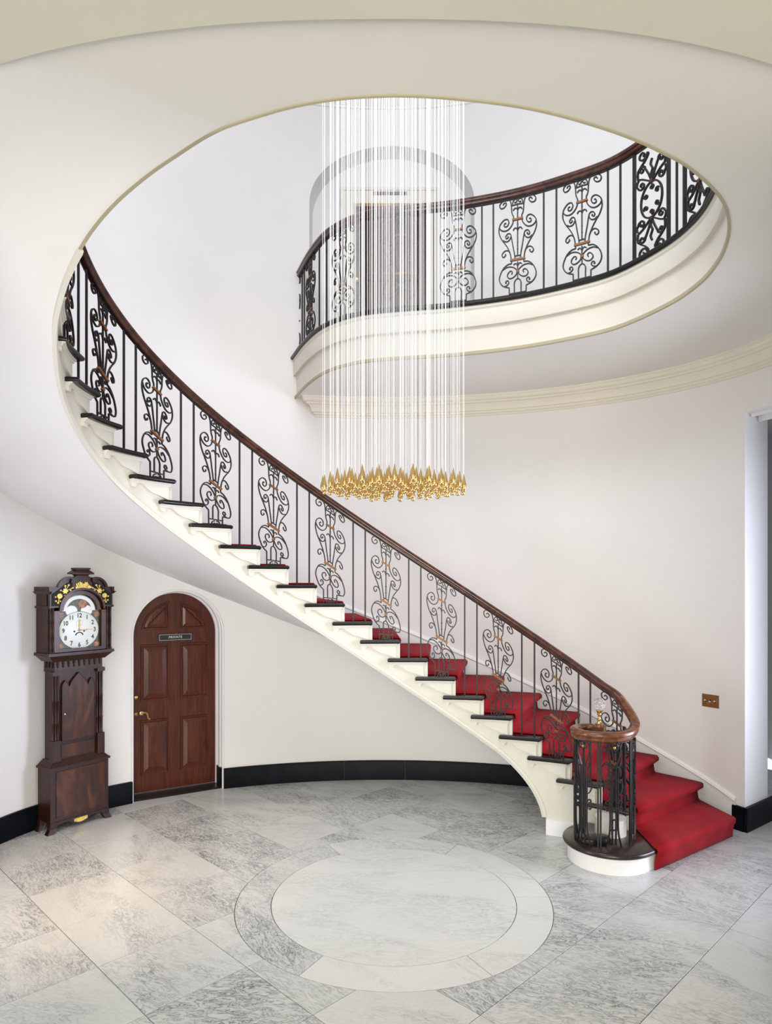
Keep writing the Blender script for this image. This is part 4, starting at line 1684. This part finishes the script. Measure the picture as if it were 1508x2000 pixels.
# trunk
P('trunk', MB().box(-.208, .208, .045, .205, .62, 1.47), 'clock_wood')
door_t = [(-.148, .80), (.148, .80), (.148, 1.285), (.140, 1.318), (.118, 1.345), (.098, 1.318), (.085, 1.285), (.062, 1.335), (.03, 1.37), (0, 1.405),
          (-.03, 1.37), (-.062, 1.335), (-.085, 1.285), (-.098, 1.318), (-.118, 1.345), (-.140, 1.318), (-.148, 1.285)]
td = P('trunk_door', MB().plate(door_t, .026, .046), 'clock_veneer')
e = [(x, .0245, z) for x, z in door_t]
mb = MB()
mb.sweep(e, [(-.004, -.003), (.004, -.003), (.004, .003), (-.004, .003)], [(0, 1, 0)] * len(e), closed=True)
P('door_bead', mb, 'clock_wood', td)
P('keyhole', MB().lathe([(0.001, .006), (.007, .005), (.008, 0)], -.125, .026, 10, 1.04, axis='y'), 'brass', td)
P('lower_panel', MB().box(-.15, .15, .034, .046, .655, .765), 'clock_veneer')
for sx in (-1, 1):
    P('column_block', MB().box(sx * .200 - .034, sx * .200 + .034, .012, .08, .625, .815), 'clock_wood')
    for q, (dx, y) in enumerate(((-.022, .030), (.0, .022), (.022, .030))):
        prof = [(.0105, .815), (.011, .83), (.009, .835), (.009, .96), (.012, .965), (.009, .972), (.009, 1.16), (.012, 1.165), (.009, 1.172), (.009, 1.37), (.012, 1.385), (.012, 1.40)]
        P('colonnette', MB().lathe(prof, sx * .200 + dx, y + .012, 10), 'clock_wood', smooth=40)
    P('column_capital', MB().box(sx * .200 - .036, sx * .200 + .036, .010, .08, 1.395, 1.43), 'clock_wood')
# frieze with small pendant arches
P('frieze', MB().box(-.215, .215, .02, .205, 1.425, 1.535), 'clock_wood')
mb = MB()
mb.box(-.218, .218, .014, .205, 1.425, 1.436)
for i in range(9):
    x = -.19 + .38 * i / 8
    mb.lathe([(.001, 1.462), (.008, 1.472), (.005, 1.482), (.010, 1.495), (.010, 1.52)], x, .016, 8)
for i in range(3):
    mb.lathe([(.001, 1.462), (.008, 1.472), (.005, 1.482), (.010, 1.495), (.010, 1.52)], -.219, .06 + .055 * i, 8)
P('frieze_drops', mb, 'clock_wood', smooth=40)
HOOD[0] = 1.055
mb = MB()
mb.frustum((-.222, .222, .008, .21, 1.52), (-.272, .272, -.035, .215, 1.575))
mb.box(-.280, .280, -.042, .218, 1.575, 1.600)
P('hood_base', mb, 'clock_wood')
# hood
mb = MB()
mb.box(-.262, -.232, .03, .215, 1.60, 2.01)
mb.box(.232, .262, .03, .215, 1.60, 2.01)
mb.box(-.262, .262, .195, .215, 1.60, 2.01)
P('hood_side', mb, 'clock_wood')
# arched hood door frame
AZ, AR = 1.975, .145


def arch_loop(hwid, zb, zs, r, n=20):
    return [(-hwid, zb), (-hwid, zs)] + [(-r * math.cos(PI * i / n), zs + r * math.sin(PI * i / n)) for i in range(n + 1)] + [(hwid, zs), (hwid, zb)]


outer = arch_loop(.222, 1.605, AZ, .178)
inner = arch_loop(.180, 1.632, AZ, .146)
mb = MB()
y0, y1 = -.012, .02
mb.rings([[(x, y1, z) for x, z in outer], [(x, y0, z) for x, z in outer], [(x, y0, z) for x, z in inner], [(x, y1, z) for x, z in inner]], cap0=False, cap1=False)
P('hood_door', mb, 'clock_veneer', smooth=30)
# dial
dial = P('dial_plate', MB().plate(arch_loop(.19, 1.62, AZ, .15), .022, .028), 'dial_green')
DZ = 1.792
P('chapter_disc', MB().lathe([(.001, .004), (.166, .004), (.170, .002), (.172, 0)], 0, .022, 56, DZ, axis='y'), 'dial_white', dial, 30)
for i in range(4):
    sx, sz = (-1, 1)[i % 2], (-1, 1)[i // 2]
    mb = MB()
    mb.lathe([(.001, .003), (.026, .002), (.028, 0)], sx * .155, .022, 8, DZ + sz * .140 - (.0 if sz < 0 else .0), axis='y')
    P('painted_spandrel', mb, 'dial_rust', dial)
ringp = [(.171 * math.cos(2 * PI * i / 56), DZ + .171 * math.sin(2 * PI * i / 56)) for i in range(56)]
mb = MB().sweep([(x, .0185, z) for x, z in ringp], [(-.001, -.0012), (.001, -.0012), (.001, .0012), (-.001, .0012)], [(0, 1, 0)] * 56, closed=True)
P('chapter_outline', mb, 'dial_ink', dial)
mb = MB()
n = 28
ar_o = [(-.140 * math.cos(PI * i / n), AZ - .005 + .140 * math.sin(PI * i / n)) for i in range(n + 1)]
ar_i = [(-.108 * math.cos(PI * i / n), AZ - .005 + .108 * math.sin(PI * i / n)) for i in range(n + 1)]
mb.rings([[(x, .022, z) for x, z in ar_o], [(x, .019, z) for x, z in ar_o], [(x, .019, z) for x, z in ar_i], [(x, .022, z) for x, z in ar_i]], closed=False, cap0=False, cap1=False)
P('moon_arch', mb, 'dial_white', dial, 30)
for sx in (-1, 1):
    mb = MB()
    mb.lathe([(.001, .0022), (.048, .0022), (.050, 0)], sx * .064, .022, 28, AZ - .006, axis='y')
    P('moon_hump', mb, 'dial_white', dial, 30)
P('moon_disc', MB().lathe([(.001, .003), (.038, .003), (.040, 0)], .030, .022, 20, AZ + .055, axis='y'), 'dial_rust', dial, 30)
FY = .0178
for h in range(1, 13):
    a = PI / 2 - 2 * PI * h / 12
    text_mesh(str(h), .056, .0004, 'numeral', 'dial_ink', dial, (.134 * math.cos(a), FY, DZ + .134 * math.sin(a) - .001), sx=.8, bold=.0016)
mb = MB()
for i in range(60):
    a = 2 * PI * i / 60
    c, s = math.cos(a), math.sin(a)
    mb.box(.160 * c - .0011, .160 * c + .0011, FY - .0005, FY + .001, DZ + .160 * s - .0011, DZ + .160 * s + .0011)
P('minute_dots', mb, 'dial_ink', dial)
for sx in (-1, 1):
    mb = MB()
    mb.lathe([(.001, .0008), (.0085, .0008), (.009, 0)], sx * .042, .018, 12, DZ - .010, axis='y')
    P('winding_hole', mb, 'dial_ink', dial)
mb = MB()
cr = [(-.034 + .0, DZ - .048)] + [(-.036 * math.cos(PI * i / 12), DZ - .046 + .030 * math.sin(PI * i / 12)) for i in range(13)] + [(-.026 * -math.cos(PI * i / 12) * 1.0, DZ - .048 + .022 * math.sin(PI * i / 12)) for i in range(13)]
mb.plate(cr[1:], .0165, .0182)
P('calendar_slot', mb, 'dial_ink', dial)
sec = [(.028 * math.cos(2 * PI * i / 24), DZ + .062 + .028 * math.sin(2 * PI * i / 24)) for i in range(24)]
mb = MB().sweep([(x, .0178, z) for x, z in sec], [(-.0006, -.0006), (.0006, -.0006), (.0006, .0006), (-.0006, .0006)], [(0, 1, 0)] * 24, closed=True)
P('seconds_ring', mb, 'dial_ink', dial)
mb = MB()
mb.plate([(-.006, DZ - .01), (.006, DZ - .01), (.0035, DZ + .035), (.010, DZ + .055), (.004, DZ + .068), (.004, DZ + .09), (.001, DZ + .105), (-.003, DZ + .09), (-.004, DZ + .068), (-.008, DZ + .055), (-.004, DZ + .035)], .0125, .0140)
P('hour_hand', mb, 'aged_brass', dial)
mb = MB()
mb.plate([(-.018, DZ - .004), (.05, DZ - .003), (.06, DZ - .007), (.07, DZ - .002), (.150, DZ - .0006), (.150, DZ + .0006), (.07, DZ + .002), (.06, DZ + .007), (.05, DZ + .003), (-.018, DZ + .004)], .0095, .0110)
mb.lathe([(.001, .013), (.008, .012), (.009, .006)], 0, .020, 12, DZ, axis='y')
P('minute_hand', mb, 'aged_brass', dial)
# hood colonnettes
for sx in (-1, 1):
    for dx, y in ((-.016, -.016), (.012, -.022), (.022, .004)):
        prof = [(.0115, 1.60), (.012, 1.615), (.0088, 1.62), (.0088, 1.735), (.0115, 1.74), (.0088, 1.745), (.0088, 1.865), (.0115, 1.87), (.0088, 1.875), (.0088, 1.99), (.012, 1.995), (.012, 2.012)]
        P('hood_colonnette', MB().lathe(prof, sx * .246 + sx * dx * .8, y + .002, 10), 'clock_wood', smooth=40)
# entablature with arched cut and swan-necked top
ent = [(-.268, 2.005), (-.268, 2.185), (-.205, 2.190), (-.196, 2.212), (-.178, 2.240), (-.150, 2.262), (-.118, 2.272), (-.095, 2.268), (-.085, 2.275), (-.06, 2.283), (-.045, 2.298),
       (.045, 2.298), (.06, 2.283), (.085, 2.275), (.095, 2.268), (.118, 2.272), (.150, 2.262), (.178, 2.240), (.196, 2.212), (.205, 2.190), (.268, 2.185), (.268, 2.005), (.182, 2.005)]
ent += [(.182 * math.cos(PI * i / 20), 1.978 + .182 * math.sin(PI * i / 20)) for i in range(3, 18)] + [(-.182, 2.005)]
P('pediment', MB().plate(ent, -.035, .0), 'clock_wood')
P('hood_top', MB().box(-.262, .262, .032, .215, 2.005, 2.185), 'clock_wood')
inl = []
for sx in (-1, 1):
    pl = [(sx * .255, 2.02), (sx * .255, 2.125), (sx * .20, 2.165), (sx * .13, 2.225), (sx * .09, 2.235), (sx * .075, 2.17), (sx * .125, 2.145), (sx * .165, 2.10), (sx * .200, 2.04), (sx * .195, 2.02)]
    P('spandrel_panel', MB().plate(pl, -.038, -.034), 'dark_inlay')
for sx in (-1, 1):
    mb = MB()
    mb.frustum((min(sx * .262, sx * .272), max(sx * .262, sx * .272), -.045, .215, 2.125), (min(sx * .262, sx * .292), max(sx * .262, sx * .292), -.06, .218, 2.148))
    mb.box(min(sx * .255, sx * .278), max(sx * .255, sx * .278), -.045, .218, 2.148, 2.19)
    mb.box(min(sx * .262, sx * .275), max(sx * .262, sx * .275), -.042, .215, 2.0, 2.018)
    P('cornice', mb, 'clock_wood')
for sx in (-1, 1):
    mb = MB()
    cv = catmull([(sx * .205, -.042, 2.19), (sx * .196, -.042, 2.213), (sx * .178, -.042, 2.241), (sx * .150, -.042, 2.263), (sx * .118, -.042, 2.272), (sx * .09, -.042, 2.262), (sx * .088, -.042, 2.242), (sx * .104, -.042, 2.236)], 4)
    mb.sweep(cv, [(-.016, -.010), (.014, -.010), (.014, .010), (-.016, .010)], [(0, 1, 0)] * len(cv))
    P('swan_neck', mb, 'clock_wood', smooth=40)
mb = MB()
mb.frustum((-.045, .045, -.04, .03, 2.29), (-.058, .058, -.05, .035, 2.305))
mb.frustum((-.092, .092, -.055, .04, 2.303), (-.092, .092, -.055, .04, 2.318))
mb.frustum((-.088, .088, -.053, .04, 2.318), (-.05, .05, -.045, .035, 2.345))
mb.box(-.062, .062, -.05, .038, 2.345, 2.362)
P('finial_block', mb, 'clock_wood')
# arch moulding above the dial
cv = [(.182 * math.cos(PI * i / 24), -.036, 1.985 + .182 * math.sin(PI * i / 24)) for i in range(25)]
nn = [Vector((math.cos(PI * i / 24), 0, math.sin(PI * i / 24))) for i in range(25)]
mb = MB().sweep(cv, [(0, -.012), (.012, -.012), (.016, -.002), (.012, .01), (0, .01)], nn, ups=[(0, 1, 0)] * 25)
P('dial_arch_moulding', mb, 'clock_veneer', smooth=40)


def petals(mb, x, z, r, n, y=-.039, a0=0.0):
    for i in range(n):
        a = a0 + 2 * PI * i / n
        cx_, cz_ = x + r * .58 * math.cos(a), z + r * .58 * math.sin(a)
        ca, sa = math.cos(a), math.sin(a)
        pl = []
        for j in range(8):
            b = 2 * PI * j / 8
            ex, ez = r * .44 * math.cos(b), r * .26 * math.sin(b)
            pl.append((cx_ + ex * ca - ez * sa, cz_ + ex * sa + ez * ca))
        mb.rings([[(px, y, pz) for px, pz in pl], [(px, y - .004, pz) for px, pz in pl]], cap0=False)
    mb.lathe([(.001, .007), (r * .22, .005), (r * .26, .0)], x, y, 8, z, axis='y')


def bud(mb, x, z, r, y=-.039):
    mb.lathe([(.001, .006), (r * .7, .005), (r, 0)], x, y, 8, z, axis='y')


def stalk(mb, pts, w=.002, y=-.040):
    mb.sweep([(a, y, b) for a, b in pts], [(-.002, -w), (.002, -w), (.002, w), (-.002, w)], [(0, 1, 0)] * len(pts))


for sx in (-1, 1):
    mb = MB()
    petals(mb, sx * .148, 2.150, .024, 6)
    petals(mb, sx * .192, 2.108, .023, 9)
    for x, z, r in ((.118, 2.205, .013), (.146, 2.198, .012), (.085, 2.180, .012), (.102, 2.158, .012), (.182, 2.158, .011), (.225, 2.100, .011), (.150, 2.112, .009), (.188, 2.062, .010), (.205, 2.048, .012), (.222, 2.064, .011)):
        bud(mb, sx * x, z, r * .8)
    stalk(mb, [(sx * .148, 2.15), (sx * .118, 2.205)])
    stalk(mb, [(sx * .148, 2.15), (sx * .146, 2.198)])
    stalk(mb, [(sx * .148, 2.15), (sx * .085, 2.18)])
    stalk(mb, [(sx * .192, 2.108), (sx * .205, 2.048)])
    P('gilt_flowers', mb, 'gilt', smooth=40)
mb = MB()
petals(mb, .028, 2.212, .022, 6)
for i in range(7):
    x = -.048 + .014 * i
    stalk(mb, [(x * .8, 2.178), (x, 2.20 + .02 * ((i % 3) / 2)), (x * 1.05 - .004, 2.235 - .008 * abs(i - 2))], .0045)
stalk(mb, [(-.06, 2.176), (-.02, 2.182), (.03, 2.174), (.068, 2.182), (.075, 2.192)], .005)
bud(mb, .055, 2.192, .014)
bud(mb, -.05, 2.185, .012)
P('gilt_crest', mb, 'gilt', smooth=40)

# ------------------------------------------------------------------ brass light switch plate on the right wall
u_ = (1388 - 754) / FPX
best = min((abs(wall_pt(R(d / 50)).x - u_ * wall_pt(R(d / 50)).y), d / 50) for d in range(900, 2500))
swt = R(best[1])
wpv = wall_pt(swt, 0.001)
dv = (wall_pt(swt - .01) - wall_pt(swt + .01)).normalized()
sw = thing('light_switch', 'brass three-toggle light switch plate on the wall beside the doorway', 'light switch', (wpv.x, wpv.y, 1.118), math.atan2(dv.y, dv.x), world_space=False)
MB().frustum((-.082, .082, -.003, .012, -.060), (-.082, .082, -.003, .012, .060)).build('plate', 'aged_brass', sw, smooth=0)
for i in (-1, 0, 1):
    MB().frustum((i * .046 - .006, i * .046 + .006, -.006, 0, -.013), (i * .046 - .006, i * .046 + .006, -.006, 0, .013)).build('switch_bezel', 'dark_inlay', sw, smooth=0)
    MB().frustum((i * .046 - .005, i * .046 + .005, -.020, -.002, -.002 if i else -.010), (i * .046 - .004, i * .046 + .004, -.024, -.010, .010 if i else .001)).build('toggle', 'cord_white', sw, smooth=0)
print('tiles', tile_n)
